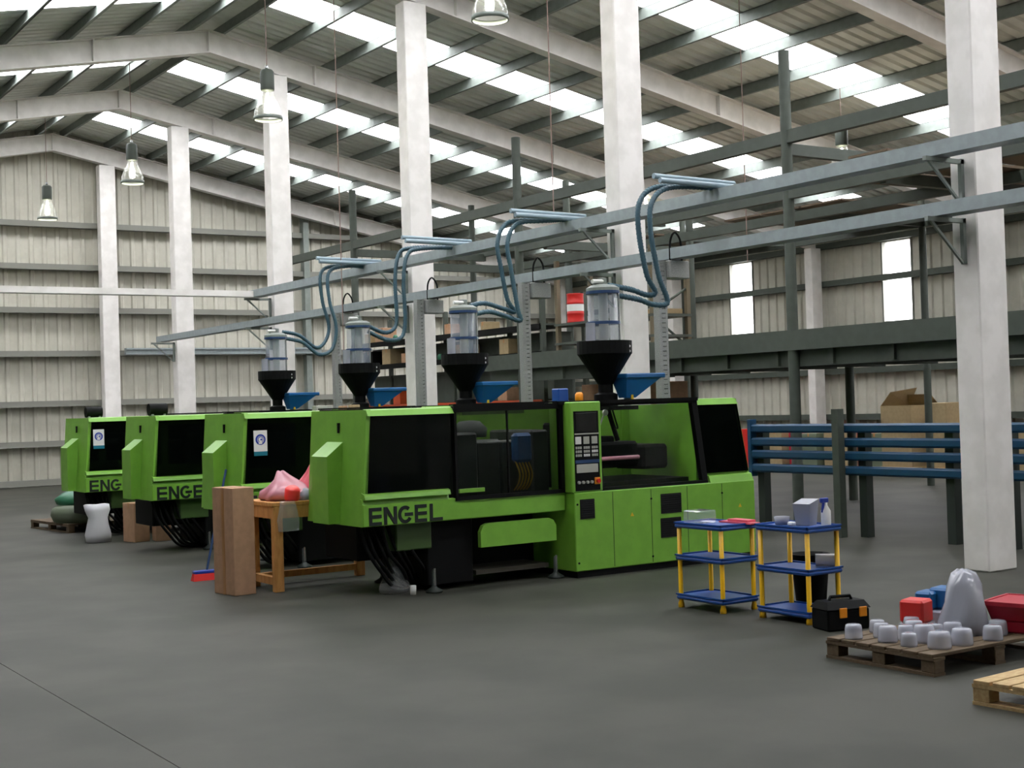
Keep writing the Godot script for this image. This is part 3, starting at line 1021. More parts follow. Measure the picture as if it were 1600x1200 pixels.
func machines() -> void:
	var where := ["nearest green moulding machine with a dark front window and full black lettering", "second green moulding machine from the front, ear protection sign on its window", "third green moulding machine from the front with plain dark window", "farthest green moulding machine beside the wrapped pallets, sign on its window"]
	var hop := ["black hopper with clear tall cylinder on the nearest green machine", "black hopper with clear cylinder on the second green machine", "black hopper with clear cylinder on the third green machine", "black hopper with clear cylinder on the farthest green machine"]
	var ordn := ["nearest", "second", "third", "farthest"]
	var m0 := make_machine()
	var all := []
	for i in 4:
		var at := Vector3(5.5, 0, -10.6 - 2.715 * i)
		var m: Node3D = m0 if i == 0 else dup(m0, where[i], at)
		m.position = at
		m.set_meta("label", where[i])
		all.append(m)
	safety_sign(all[1], Vector3(0.17, 1.33, 0.002))
	safety_sign(all[3], Vector3(0.13, 1.35, 0.002))
	# hoppers and what belongs to them
	var h0 := make_hopper(hop[0])
	var scoop: Node3D = null
	for i in 4:
		var at := Vector3(8.5, 1.60, -11.12 - 2.715 * i)
		if i == 0:
			h0.position = at
		else: dup(h0, hop[i], at)
		# blue chute beside the hopper
		var lab: String = "blue plastic chute beside the hopper of the %s green machine" % ordn[i]
		var sat := Vector3(8.62, 1.60, -11.0 - 2.715 * i)
		if scoop == null:
			scoop = thing("plastic_chute", lab, "chute", sat, 0.0, "blue chutes beside the hoppers")
			var s := mb()
			hexa(s, [Vector3(0.0, 0.08, 0.06), Vector3(0.12, 0.08, 0.06), Vector3(0.12, 0.08, -0.06), Vector3(0.0, 0.08, -0.06), Vector3(-0.04, 0.28, 0.13), Vector3(0.44, 0.30, 0.13), Vector3(0.44, 0.30, -0.13), Vector3(-0.04, 0.28, -0.13)])
			rbox(s, -0.05, 0.46, 0.275, 0.325, -0.14, 0.14, 0.01)
			part(s, "bowl", M.blue_plastic, scoop)
			s = mb()
			cyl(s, 0.035, 0.0, 0.09, 12, Transform3D(Basis(), Vector3(0.06, 0, 0)))
			part(s, "outlet", M.steel, scoop)
			s = mb()
			rbox(s, 0.055, 0.085, 0.02, 0.11, 0.06, 0.075, 0.004)
			part(s, "status_light", M.label_yellow, scoop)
		else: dup(scoop, lab, sat)
	var s := mb()
	rbox(s, -0.06, 0.06, 0, 0.13, -0.06, 0.06, 0.01)
	one(s, "small_bin", M.blue, "small square blue bin on top of the nearest green machine", "bin", Vector3(7.63, 1.656, -10.70))
	s = mb()
	lathe(s, [Vector2(0, 0), Vector2(0.035, 0), Vector2(0.04, 0.01), Vector2(0.04, 0.07), Vector2(0.025, 0.09), Vector2(0, 0.092)], 18)
	one(s, "grease_pot", M.amber, "small amber grease pot on the nearest green machine", "pot", Vector3(7.84, 1.656, -10.68))
	var q0: Node3D = null
	for q in [["small dark motor on top of the farthest green machine", -18.95], ["small dark motor on top of the third green machine", -16.3]]:
		if q0 == null:
			q0 = thing("hydraulic_motor", q[0], "motor", Vector3(5.72, 1.59, q[1] - 0.3), 0.0, "dark motors on the far machines")
			s = mb()
			cyl(s, 0.075, -0.11, 0.11, 16, Transform3D(Basis(Vector3.BACK, PI / 2), Vector3(0, 0.13, 0)))
			part(s, "housing", M.black, q0)
			s = mb()
			box(s, -0.09, -0.06, 0, 0.08, -0.05, 0.05)
			box(s, 0.06, 0.09, 0, 0.08, -0.05, 0.05)
			part(s, "foot", M.steel, q0)
		else: dup(q0, q[0], Vector3(5.72, 1.59, q[1] - 0.3))
	for q in [[6.72, 0.2, 0.10, "key_grey", "grey control box on top of the second green machine"], [6.98, 0.07, 0.09, "cardboard", "tiny brown carton on top of the second green machine"], [7.12, 0.1, 0.10, "cardboard_pale", "pale small carton on top of the second green machine"]]:
		s = mb()
		rbox(s, -q[1] / 2, q[1] / 2, 0, q[2], -0.05, 0.05, 0.006)
		one(s, "small_box", M[q[3]], q[4], "box", Vector3(q[0], 1.60, -14.02))
	# suction hoses from the upper tray to the hoppers
	var path := [
		[[10.1, 3.93], [9.35, 3.9], [9.08, 3.74], [9.04, 3.44], [9.13, 2.97], [9.24, 2.78], [9.12, 2.75], [8.92, 2.80], [8.62, 2.84]],
		[[10.1, 3.95], [9.63, 3.91], [9.2, 3.85], [9.05, 3.61], [9.09, 3.30], [9.17, 2.92], [9.28, 2.77], [9.10, 2.81], [8.84, 2.87], [8.64, 2.84]],
		[[10.1, 3.9], [9.41, 3.86], [9.19, 3.76], [9.12, 3.39], [9.13, 2.88], [9.06, 2.72], [8.90, 2.69], [8.62, 2.80]],
		[[10.1, 3.88], [9.66, 3.9], [9.32, 3.79], [9.32, 3.35], [9.42, 2.95], [9.34, 2.70], [9.18, 2.62], [8.92, 2.80], [8.64, 2.86]]]
	for i in 4:
		for k in 2:
			s = mb()
			var pts := []
			for j in path[i].size():
				var q: Array = path[i][j]
				pts.append(Vector3(q[0] + 0.07 * k * (1 if j < 6 else 0), q[1] - 0.09 * k * (1 if j > 4 else 0) - 0.02 * k, -11.12 - 2.715 * i - 0.06 + 0.11 * k))
			var c := curve(pts, 0.03)
			tube(s, c, 0.027, 8)
			for j in range(2, c.size() - 2, 2):
				var d: Vector3 = (c[j + 1] - c[j - 1]).normalized() * 0.006
				tube(s, [c[j] - d, c[j] + d], 0.031, 8)
			one(s, "suction_hose", M.hose, "%s blue grey suction hose feeding the hopper of the %s green machine" % [["inner", "outer"][k], ordn[i]], "hose", Vector3.ZERO, 0.0, "suction hoses of the hoppers")
		s = mb()
		var zz := -11.12 - 2.715 * i
		tube(s, [Vector3(9.2, 3.99, zz + 0.02), Vector3(10.3, 3.97, zz + 0.05)], 0.03, 10)
		tube(s, [Vector3(9.2, 3.93, zz + 0.12), Vector3(10.3, 3.92, zz + 0.12)], 0.03, 10)
		one(s, "clear_pipe", M.hose_clear, "pale clear feed pipe pair crossing above the hopper of the %s green machine" % ordn[i], "pipe", Vector3.ZERO, 0.0, "clear feed pipes above the hoppers")

# ------------------------------------------------------------------ blue rail stands
func rails() -> void:
	var first: Node3D = null
	for q in [[-12.75, 3.35, "long low stand of four blue rails left of the nearest column"], [-9.12, 4.0, "low stand of four blue rails right of the nearest column"]]:
		var o := thing("rail_stand", q[2], "rack", Vector3(12.0, 0, q[0]), 0.0, "blue rail stands")
		var s := mb()
		for y in [1.255, 1.09, 0.935, 0.765]:
			s = mb()
			rbox(s, -0.045, 0.045, y - 0.053, y + 0.053, 0.03, q[1], 0.022)
			part(s, "rail", M.blue_rail, o)
		for e in [0.0, q[1]]:
			s = mb()
			rbox(s, -0.055, 0.055, 0.66, 1.37, e, e + 0.06, 0.006)
			part(s, "end_plate", M.blue_rail, o)
		for e in ([0.06, 1.72, 2.95] if q[1] < 3.5 else [0.06, 2.0, 3.8]):
			s = mb()
			box(s, 0.05, 0.16, 0.0, 1.25, e, e + 0.11)
			part(s, "leg", M.deck_steel, o)
		if q[1] < 3.5:
			s = mb()
			box(s, -0.16, -0.06, 0.0, 1.48, 1.52, 1.62)
			part(s, "leg", M.dark_steel, o)

# ------------------------------------------------------------------ goods
func pallet(called: String, label: String, at: Vector3, turn: float, lx: float, lz: float, m: Material, group := "") -> Node3D:
	var o := thing(called, label, "pallet", at, turn, group)
	var nb := 7
	for i in nb:
		var s := mb()
		var w := lz / nb
		rbox(s, -lx / 2, lx / 2, 0.108, 0.13, -lz / 2 + i * w + 0.008, -lz / 2 + (i + 1) * w - 0.008, 0.003)
		part(s, "plank", m, o)
	for i in 3:
		var s := mb()
		var x := -lx / 2 + 0.05 + i * (lx - 0.1) / 2
		box(s, x - 0.05, x + 0.05, 0.09, 0.108, -lz / 2, lz / 2)
		part(s, "stringer", m, o)
		s = mb()
		box(s, x - 0.05, x + 0.05, 0.0, 0.018, -lz / 2, lz / 2)
		part(s, "skid", m, o)
		for j in 3:
			s = mb()
			var z := -lz / 2 + 0.05 + j * (lz - 0.1) / 2
			rbox(s, x - 0.045, x + 0.045, 0.018, 0.09, z - 0.05, z + 0.05, 0.004)
			part(s, "block", m, o)
	return o

func carton(label: String, at: Vector3, w: float, h: float, d: float, m: Material, turn := 0.0, group := "") -> Node3D:
	var o := thing("carton", label, "box", at, turn, group)
	var s := mb()
	rbox(s, -w / 2, w / 2, 0, h, -d / 2, d / 2, 0.006)
	part(s, "body", m, o)
	s = mb()
	box(s, -w / 2 - 0.001, w / 2 + 0.001, h - 0.001, h + 0.001, -0.025, 0.025)
	box(s, -w / 2 - 0.0015, -w / 2 + 0.001, h - 0.07, h, -0.025, 0.025)
	box(s, w / 2 - 0.001, w / 2 + 0.0015, h - 0.07, h, -0.025, 0.025)
	part(s, "tape", M.tape, o)
	return o

func rack_goods() -> void:
	# shelving rack far behind the machines
	var r := thing("goods_rack", "dark shelving rack full of cartons behind the hoppers", "rack", Vector3(14.1, 0, -23.2))
	for z in [-3.6, -1.2, 1.2, 3.6]:
		for x in [-0.45, 0.45]:
			var s := mb()
			box(s, x - 0.04, x + 0.04, 0, 3.6, z - 0.04, z + 0.04)
			part(s, "upright", M.dark_steel, r)
	for y in [0.9, 1.72, 2.56, 3.04]:
		var s := mb()
		box(s, -0.5, 0.5, y - 0.03, y, -3.6, 3.6)
		part(s, "shelf", M.dark_steel, r)
		s = mb()
		box(s, -0.52, -0.48, y - 0.10, y, -3.6, 3.6)
		part(s, "shelf_beam", M.orange if y < 2.0 else M.black, r)
	var g := "cartons on the dark shelving rack"
	var x := 13.85
	var list := [
		[3.04, -25.7, 0.34, 0.30, "cardboard", "brown carton on the top rack shelf, tallest on the left"], [3.04, -26.2, 0.3, 0.2, "cardboard_pale", "pale carton at the left end of the top rack shelf"],
		[3.04, -22.9, 0.18, 0.2, "cardboard", "tiny brown carton right of the second hopper on the top shelf"], [3.04, -21.6, 0.14, 0.16, "cardboard_pale", "tiny pale carton at the right of the top rack shelf"],
		[2.56, -25.4, 0.36, 0.32, "cardboard_pale", "pale carton behind the clear cup on the second rack shelf"], [2.56, -26.2, 0.4, 0.3, "black", "black crate at the left end of the second rack shelf"],
		[2.56, -22.5, 0.5, 0.26, "cardboard_pale", "wide pale carton on the second rack shelf right of the hopper"], [2.56, -24.6, 0.3, 0.2, "cardboard", "small brown carton in the middle of the second rack shelf"],
		[1.72, -26.1, 0.36, 0.30, "cardboard", "brown carton at the left of the third rack shelf"], [1.72, -25.0, 0.3, 0.34, "orange", "reddish carton on the third rack shelf"], [1.72, -22.2, 0.34, 0.34, "cardboard", "brown carton on the third rack shelf beside the grey post"],
		[1.72, -21.0, 0.3, 0.24, "cardboard", "brown carton at the right end of the third rack shelf"], [2.56, -20.9, 0.3, 0.28, "cardboard_pale", "pale carton at the right end of the second rack shelf"]]
	for q in list: carton(q[5], Vector3(x, q[0], q[1]), 0.34, q[3], q[2], M[q[4]], 0.0, g)
	var s := mb()
	for i in 3:
		s = mb()
		lathe(s, [Vector2(0, 0), Vector2(0.05, 0), Vector2(0.055, 0.08), Vector2(0.03, 0.12), Vector2(0, 0.125)], 12)
		one(s, "green_tub", M.bag_green, ["small green tub on the top rack shelf", "small green tub on the second rack shelf", "small green tub on the third rack shelf"][i], "tub", Vector3(13.75, [3.04, 2.56, 1.72][i], [-25.1, -23.3, -24.3][i]), 0.0, "green tubs on the rack")
	s = mb()
	lathe(s, [Vector2(0, 0), Vector2(0.06, 0), Vector2(0.06, 0.2), Vector2(0.025, 0.26), Vector2(0.025, 0.3), Vector2(0, 0.3)], 14)
	one(s, "plastic_bottle", M.white, "white plastic bottle standing on the third rack shelf", "bottle", Vector3(13.75, 1.72, -25.5))
	# crates that fill the dark shelves
	var cr0: Node3D = null
	for q in [["third", 1.72, 8, 0.62], ["second", 2.56, 8, 0.36], ["lowest", 0.9, 8, 0.62]]:
		for i in q[2]:
			var at := Vector3(14.27, q[1], -26.3 + i * 0.86)
			if cr0 == null:
				cr0 = thing("plastic_crate", "dark grey plastic crate at the back of the %s shelf of the goods rack" % q[0], "crate", at, 0.0, "dark grey crates on the third rack shelf")
				s = mb()
				rbox(s, -0.2, 0.2, 0, 0.62, -0.39, 0.39, 0.01)
				part(s, "crate_body", M.dark_steel, cr0)
				s = mb()
				box(s, -0.21, 0.21, 0.56, 0.62, -0.4, 0.4)
				part(s, "crate_rim", M.dark_steel, cr0)
			else:
				var o := dup(cr0, "dark grey plastic crate at the back of the %s shelf of the goods rack" % q[0], at, 0.0, "dark grey crates on the %s rack shelf" % q[0])
				o.scale.y = q[3] / 0.62
	carton("tall brown carton under the platform deck beside the goods rack", Vector3(14.7, 0, -18.95), 0.8, 1.95, 0.9, M.cardboard)
	carton("tall brown carton under the platform deck behind the fifth column", Vector3(14.7, 0, -17.95), 0.8, 1.95, 0.9, M.cardboard)
	# shelf frame on the deck, with the red drum
	var dk := thing("deck_shelf", "open steel shelf frame on the platform deck carrying the red drum", "shelf", Vector3(13.8, 2.435, -17.6))
	for x2 in [-0.35, 0.35]:
		for z2 in [-1.25, 1.25]:
			s = mb()
			box(s, x2 - 0.035, x2 + 0.035, 0, 1.6, z2 - 0.035, z2 + 0.035)
			part(s, "upright", M.wood_grey, dk)
	for y in [0.22, 0.54]:
		s = mb()
		box(s, -0.4, 0.4, y - 0.04, y, -1.3, 1.3)
		part(s, "shelf", M.dark_steel, dk)
	s = mb()
	tube(s, [Vector3(-0.35, 0.56, 1.25), Vector3(0.35, 0.95, 1.25)], 0.02, 6)
	tube(s, [Vector3(0.35, 0.02, 1.25), Vector3(-0.35, 0.5, 1.25)], 0.02, 6)
	part(s, "brace", M.dark_steel, dk)
	carton("flat pale carton on the deck shelf right of the red drum", Vector3(13.8, 2.976, -16.6), 0.5, 0.08, 0.5, M.cardboard_pale)
	var d := thing("oil_drum", "small red drum with white label band on the deck shelf", "drum", Vector3(13.56, 2.976, -18.5))
	s = mb()
	lathe(s, [Vector2(0, 0), Vector2(0.14, 0), Vector2(0.145, 0.01), Vector2(0.14, 0.03), Vector2(0.14, 0.14), Vector2(0.146, 0.15), Vector2(0.14, 0.16), Vector2(0.14, 0.32), Vector2(0.146, 0.33), Vector2(0.14, 0.34), Vector2(0.14, 0.47), Vector2(0.145, 0.48), Vector2(0.13, 0.485), Vector2(0, 0.47)], 28)
	part(s, "barrel", M.red, d)
	s = mb()
	lathe(s, [Vector2(0.1415, 0.19), Vector2(0.1425, 0.20), Vector2(0.1425, 0.295), Vector2(0.1415, 0.305)], 28)
	part(s, "label_band", M.white, d)
	# big open carton behind the blue rails
	var b := thing("bulk_carton", "large open cardboard bulk box with raised flaps behind the blue rails", "box", Vector3(22.5, 0, -19.15), 0.1)
	s = mb()
	for q in [[-0.5, -0.49, -0.36, 0.36], [0.49, 0.5, -0.36, 0.36], [-0.5, 0.5, -0.36, -0.35], [-0.5, 0.5, 0.35, 0.36]]:
		box(s, q[0], q[1], 0.13, 1.38, q[2], q[3])
	box(s, -0.49, 0.49, 0.13, 1.1, -0.35, 0.35)
	part(s, "body", M.cardboard_pale, b)
	s = mb()
	hexa(s, [Vector3(-0.5, 1.38, -0.35), Vector3(0.5, 1.38, -0.35), Vector3(0.5, 1.38, -0.36), Vector3(-0.5, 1.38, -0.36), Vector3(-0.5, 1.66, -0.1), Vector3(0.5, 1.74, -0.15), Vector3(0.5, 1.74, -0.16), Vector3(-0.5, 1.66, -0.11)])
	part(s, "flap", M.cardboard_pale, b)
	s = mb()
	hexa(s, [Vector3(0.49, 1.38, 0.36), Vector3(0.5, 1.38, 0.36), Vector3(0.5, 1.38, -0.36), Vector3(0.49, 1.38, -0.36), Vector3(0.24, 1.60, 0.34), Vector3(0.25, 1.60, 0.34), Vector3(0.25, 1.60, -0.34), Vector3(0.24, 1.60, -0.34)])
	part(s, "flap", M.cardboard_pale, b)
	pallet("pallet", "wooden pallet under the large open bulk box", Vector3(22.5, 0, -19.15), 0.1, 1.1, 0.9, M.pallet_new)
	b = thing("bulk_carton", "pale closed cardboard bulk box just left of the nearest column", "box", Vector3(22.5, 0, -18.2), 0.1)
	s = mb()
	rbox(s, -0.35, 0.35, 0.13, 1.42, -0.2, 0.2, 0.01)
	part(s, "body", M.cardboard_pale, b)
	pallet("pallet", "wooden pallet under the pale closed bulk box", Vector3(22.5, 0, -18.2), 0.1, 0.9, 0.6, M.pallet_new)
	# low goods along the right wall, seen between the rails
	var low := [[-23.8, 0.6, 0.9, "red"], [-23.1, 0.45, 0.85, "cardboard_pale"], [-22.5, 0.5, 0.9, "crimson"], [-21.9, 0.5, 0.8, "bag_grey"], [-21.2, 0.7, 0.86, "cardboard_pale"], [-20.5, 0.4, 0.85, "pink"], [-20.0, 0.45, 0.8, "bag_grey"], [-17.6, 0.6, 0.85, "cardboard"], [-16.6, 0.7, 0.9, "cardboard_pale"]]
	var what := ["red carton farthest left in the row along the right wall", "pale carton beside the red one along the right wall", "crimson carton in the row along the right wall", "grey carton left of the wide pale one along the right wall", "wide pale carton in the row along the right wall", "pink carton in the row along the right wall", "grey carton left of the open bulk box", "brown carton just right of the closed bulk box", "pale carton seen right of the nearest column"]
	for i in low.size():
		var q: Array = low[i]
		carton(what[i], Vector3(22.6 + 0.12 * (i % 3), 0, q[0]), 0.5, q[2], q[1], M[q[3]], 0.05 * (i % 3), "low cartons along the right wall")

# ------------------------------------------------------------------ high-bay lamps
func lamps() -> void:
	var first: Node3D = null
	var spots := [[8.46, 6.0, -13.0, "high bay lamp at the top edge of the picture, nearest"], [8.36, 6.0, -19.0, "high bay lamp in front of the third column"], [8.36, 6.0, -25.3, "high bay lamp hanging left of the second column"], [8.2, 6.0, -30.6, "high bay lamp farthest left by the back wall"], [17.45, 5.38, -16.1, "high bay lamp over the right aisle behind the upper tray"], [19.8, 5.9, -24.2, "high bay lamp over the right aisle beside the fifth column"]]
	for q in spots:
		var at := Vector3(q[0], q[1], q[2])
		var lab: String = q[3]
		var o: Node3D
		if first == null:
			o = thing("bay_lamp", lab, "lamp", at, 0.0, "high bay lamps")
			first = o
			var s := mb()
			lathe(s, [Vector2(0.20, 0.0), Vector2(0.215, 0.0), Vector2(0.215, 0.05), Vector2(0.20, 0.055)], 28)
			part(s, "rim", M.steel, o)
			s = mb()
			lathe(s, [Vector2(0.205, 0.05), Vector2(0.20, 0.12), Vector2(0.165, 0.22), Vector2(0.12, 0.32), Vector2(0.085, 0.40), Vector2(0.08, 0.46)], 28)
			part(s, "reflector", M.shade, o)
			s = mb()
			lathe(s, [Vector2(0.0, 0.10), Vector2(0.045, 0.12), Vector2(0.055, 0.17), Vector2(0.045, 0.25), Vector2(0.025, 0.33), Vector2(0.02, 0.40), Vector2(0, 0.41)], 18)
			part(s, "bulb", M.bulb, o)
			s = mb()
			lathe(s, [Vector2(0, 0.44), Vector2(0.10, 0.44), Vector2(0.105, 0.46), Vector2(0.105, 0.72), Vector2(0.08, 0.75), Vector2(0, 0.76)], 24)
			part(s, "ballast_housing", M.dark_steel, o)
			s = mb()
			lathe(s, [Vector2(0, 0.75), Vector2(0.03, 0.76), Vector2(0.02, 0.82), Vector2(0, 0.83)], 12)
			part(s, "hook", M.chrome, o)
		else:
			o = dup(first, lab, at)
			var old := o.get_node("chain")
			o.remove_child(old)
			old.free()
		var sc := mb()
		tube(sc, [Vector3(0, 0.82, 0), Vector3(0, roof_y(q[0]) - q[1] - 0.02, 0)], 0.007, 6)
		part(sc, "chain", M.cable, o)
		if not o.has_node("glow"):
			var l := OmniLight3D.new()
			l.name = "glow"
			l.position = Vector3(0, 0.20, 0)
			l.light_color = Color(1.0, 0.96, 0.86)
			l.light_energy = 0.01
			l.light_size = 0.05
			l.omni_range = 40.0
			l.omni_attenuation = 2.0
			l.shadow_enabled = true
			o.add_child(l)

# ------------------------------------------------------------------ things on the floor
func bag_rings(c: Vector3, prof: Array, n: int, sd: int, amp: float) -> Array:
	var rg := RandomNumberGenerator.new()
	rg.seed = sd
	var ph := [rg.randf() * TAU, rg.randf() * TAU, rg.randf() * TAU]
	var rings := []
	for i in prof.size():
		var q: Array = prof[i]   # height, half width, half depth, shift x, shift z
		var ring := []
		for k in n:
			var a := TAU * k / n
			var e := 1.0 + amp * (sin(a * 3 + ph[0] + i * 0.9) + 0.7 * sin(a * 5 + ph[1] - i * 1.3) + 0.5 * sin(a * 9 + ph[2] + i * 2.1)) + amp * 0.4 * rg.randf_range(-1, 1)
			ring.append(c + Vector3(q[3] + q[1] * e * cos(a), q[0] * (1.0 + (0.3 * amp * sin(a * 4 + i) if i > 0 else 0.0)), q[4] - q[2] * e * sin(a)))
		rings.append(ring)
	return rings

func cart(label: String, at: Vector3, turn: float, lx: float, lz: float, top: float, mid: float, low: float) -> void:
	var o := thing("shelf_cart", label, "shelf", at, turn, "blue and yellow plastic shelves")
	for y in [low, mid, top]:
		var s := mb()
		rbox(s, -lx / 2, lx / 2, y - 0.035, y, -lz / 2, lz / 2, 0.012)
		for e in [-1, 1]:
			box(s, -lx / 2, lx / 2, y, y + 0.012, e * lz / 2 - 0.012 * (1 if e > 0 else 0), e * lz / 2 + 0.012 * (1 if e < 0 else 0))
			box(s, e * lx / 2 - 0.012 * (1 if e > 0 else 0), e * lx / 2 + 0.012 * (1 if e < 0 else 0), y, y + 0.012, -lz / 2, lz / 2)
		part(s, "tray", M.blue, o)
	for sx in [-1, 1]:
		for sz in [-1, 1]:
			var s := mb()
			var c := Transform3D(Basis(), Vector3(sx * (lx / 2 - 0.03), 0, sz * (lz / 2 - 0.03)))
			lathe(s, [Vector2(0, 0), Vector2(0.026, 0), Vector2(0.024, 0.03), Vector2(0.018, 0.05), Vector2(0.018, top - 0.035), Vector2(0, top - 0.035)], 14, c)
			part(s, "leg", M.yellow_tube, o)

func tub(label: String, at: Vector3, r: float, h: float) -> void:
	var s := mb()
	lathe(s, [Vector2(0, 0), Vector2(r, 0), Vector2(r * 1.02, h * 0.15), Vector2(r * 0.96, h * 0.7), Vector2(r * 0.86, h * 0.95), Vector2(r * 0.7, h), Vector2(r * 0.3, h * 1.02), Vector2(0, h * 1.02)], 24)
	one(s, "clear_tub", M.tub_clear, label, "tub", at, 0.0, "milky plastic tubs on the pallet")

func floor_things() -> void:
	# blue and yellow shelves in front of the machine
	cart("left blue plastic shelf unit on yellow legs with clear tray on top", Vector3(7.28, 0, -8.17), 0.0, 0.38, 0.55, 0.665, 0.41, 0.10)
	cart("right blue plastic shelf unit on yellow legs beside the toolbox", Vector3(7.36, 0, -7.35), 0.0, 0.36, 0.54, 0.69, 0.385, 0.08)
	var s := mb()
	rbox(s, -0.09, 0.09, 0, 0.10, -0.1, 0.1, 0.01)
	one(s, "clear_box", M.polybag, "clear plastic box on the left shelf unit against the green cabinet", "box", Vector3(7.24, 0.667, -8.30))
	s = mb()
	box(s, -0.05, 0.05, 0, 0.012, -0.18, 0.18)
	box(s, -0.03, 0.06, 0.012, 0.03, -0.1, 0.12)
	one(s, "red_parts", M.pink, "flat reddish plastic parts lying on the left shelf unit", "part", Vector3(7.40, 0.667, -8.02))
	s = mb()
	lathe(s, [Vector2(0, 0), Vector2(0.05, 0), Vector2(0.06, 0.06), Vector2(0.055, 0.06), Vector2(0.046, 0.006), Vector2(0, 0.006)], 20)
	one(s, "clear_dish", M.milky, "milky low dish on the right shelf unit beside the jug", "dish", Vector3(7.33, 0.692, -7.48))
	s = mb()
	rbox(s, -0.02, 0.02, 0, 0.03, -0.03, 0.03, 0.008)
	one(s, "white_pot", M.white, "tiny white pot on the right shelf unit", "pot", Vector3(7.30, 0.692, -7.35))
	s = mb()
	hexa(s, [Vector3(-0.055, 0, 0.055), Vector3(0.055, 0, 0.055), Vector3(0.055, 0, -0.055), Vector3(-0.055, 0, -0.055), Vector3(-0.075, 0.16, 0.07), Vector3(0.075, 0.19, 0.07), Vector3(0.075, 0.19, -0.07), Vector3(-0.075, 0.16, -0.07)])
	one(s, "plastic_jug", M.milky, "white tapered plastic jug on the right shelf unit", "jug", Vector3(7.40, 0.692, -7.30), 0.3)
	var bt := thing("spray_bottle", "white spray bottle with dark trigger on the right shelf unit", "bottle", Vector3(7.44, 0.692, -7.14))
	s = mb()
	lathe(s, [Vector2(0, 0), Vector2(0.034, 0), Vector2(0.036, 0.01), Vector2(0.036, 0.11), Vector2(0.014, 0.15), Vector2(0.014, 0.17), Vector2(0, 0.17)], 18)
	part(s, "bottle_body", M.white, bt)
	s = mb()
	rbox(s, -0.05, 0.022, 0.17, 0.205, -0.014, 0.014, 0.005)
	hexa(s, [Vector3(-0.042, 0.10, 0.006), Vector3(-0.03, 0.10, 0.006), Vector3(-0.03, 0.10, -0.006), Vector3(-0.042, 0.10, -0.006), Vector3(-0.03, 0.17, 0.006), Vector3(-0.015, 0.17, 0.006), Vector3(-0.015, 0.17, -0.006), Vector3(-0.03, 0.17, -0.006)])
	part(s, "trigger", M.sign_blue, bt)
	s = mb()
	cyl(s, 0.045, -0.07, 0.07, 18, Transform3D(Basis(Vector3.RIGHT, PI / 2) * Basis(Vector3.BACK, 0.2), Vector3(0, 0.045, 0)))
	one(s, "paper_roll", M.white, "white paper roll on the middle tray of the right shelf unit", "roll", Vector3(7.48, 0.39, -7.20), 1.0)
	# black toolbox
	var tb := thing("toolbox", "black toolbox with two orange latches on the floor by the pallet", "toolbox", Vector3(7.26, 0, -6.86), -0.25)
	s = mb()
	rbox(s, -0.17, 0.17, 0, 0.15, -0.11, 0.11, 0.012)
	part(s, "body", M.black, tb)
	s = mb()
	hexa(s, [Vector3(-0.175, 0.15, 0.115), Vector3(0.175, 0.15, 0.115), Vector3(0.175, 0.15, -0.115), Vector3(-0.175, 0.15, -0.115), Vector3(-0.15, 0.20, 0.07), Vector3(0.15, 0.20, 0.07), Vector3(0.15, 0.20, -0.07), Vector3(-0.15, 0.20, -0.07)])
	part(s, "lid", M.black, tb)
	s = mb()
	tube(s, [Vector3(-0.09, 0.20, 0), Vector3(-0.08, 0.225, 0), Vector3(0.08, 0.225, 0), Vector3(0.09, 0.20, 0)], 0.012, 8)
	part(s, "handle", M.black, tb)
	for e in [-0.05, 0.11]:
		s = mb()
		rbox(s, e - 0.03, e + 0.03, 0.09, 0.16, 0.11, 0.122, 0.004)
		part(s, "latch", M.amber, tb)
	var st := thing("stool_bin", "black bin standing behind the right shelf unit", "bin", Vector3(7.75, 0, -7.62))
	s = mb()
	lathe(s, [Vector2(0, 0), Vector2(0.11, 0), Vector2(0.15, 0.42), Vector2(0.155, 0.43), Vector2(0.14, 0.43), Vector2(0.10, 0.02), Vector2(0, 0.02)], 20)
	part(s, "bucket", M.black, st)
	# pallet with plastic parts
	pallet("pallet", "old brown wooden pallet carrying the milky plastic tubs", Vector3(6.98, 0, -5.74), 0.0, 1.2, 0.84, M.pallet_old)
	var tubs := [[6.46, -6.0, 0.055, 0.09], [6.52, -5.78, 0.06, 0.10], [6.62, -5.92, 0.05, 0.09], [6.66, -5.62, 0.065, 0.11], [6.78, -5.80, 0.06, 0.10], [6.58, -5.44, 0.07, 0.10], [6.76, -5.42, 0.065, 0.10], [6.90, -5.60, 0.06, 0.10], [6.74, -6.06, 0.05, 0.08], [7.02, -5.40, 0.06, 0.09], [6.94, -5.95, 0.055, 0.09], [7.2, -5.5, 0.06, 0.09], [6.50, -5.60, 0.05, 0.08], [6.84, -5.48, 0.055, 0.085], [6.66, -5.76, 0.05, 0.09], [6.86, -5.70, 0.05, 0.08]]
	var tl := ["milky tub at the far left corner of the pallet", "milky tub on the left edge of the pallet, second from the corner", "small milky tub just behind the left edge of the pallet", "tall milky tub in the front row, left of centre", "milky tub in front of the red block", "milky tub at the front corner of the pallet", "milky tub beside the front corner tub", "milky tub in front of the large milky bag", "smallest milky tub behind the left row", "milky tub on the front edge under the crimson crate", "milky tub below the blue blocks", "milky tub at the right below the crimson crate", "small milky tub on the left edge, third from the far corner", "milky tub between the front corner and the milky bag", "milky tub in the middle of the left half of the pallet", "small milky tub tucked against the milky bag"]
	for i in tubs.size():
		var q: Array = tubs[i]
		tub(tl[i], Vector3(q[0], 0.13, q[1]), q[2], q[3])
	s = mb()
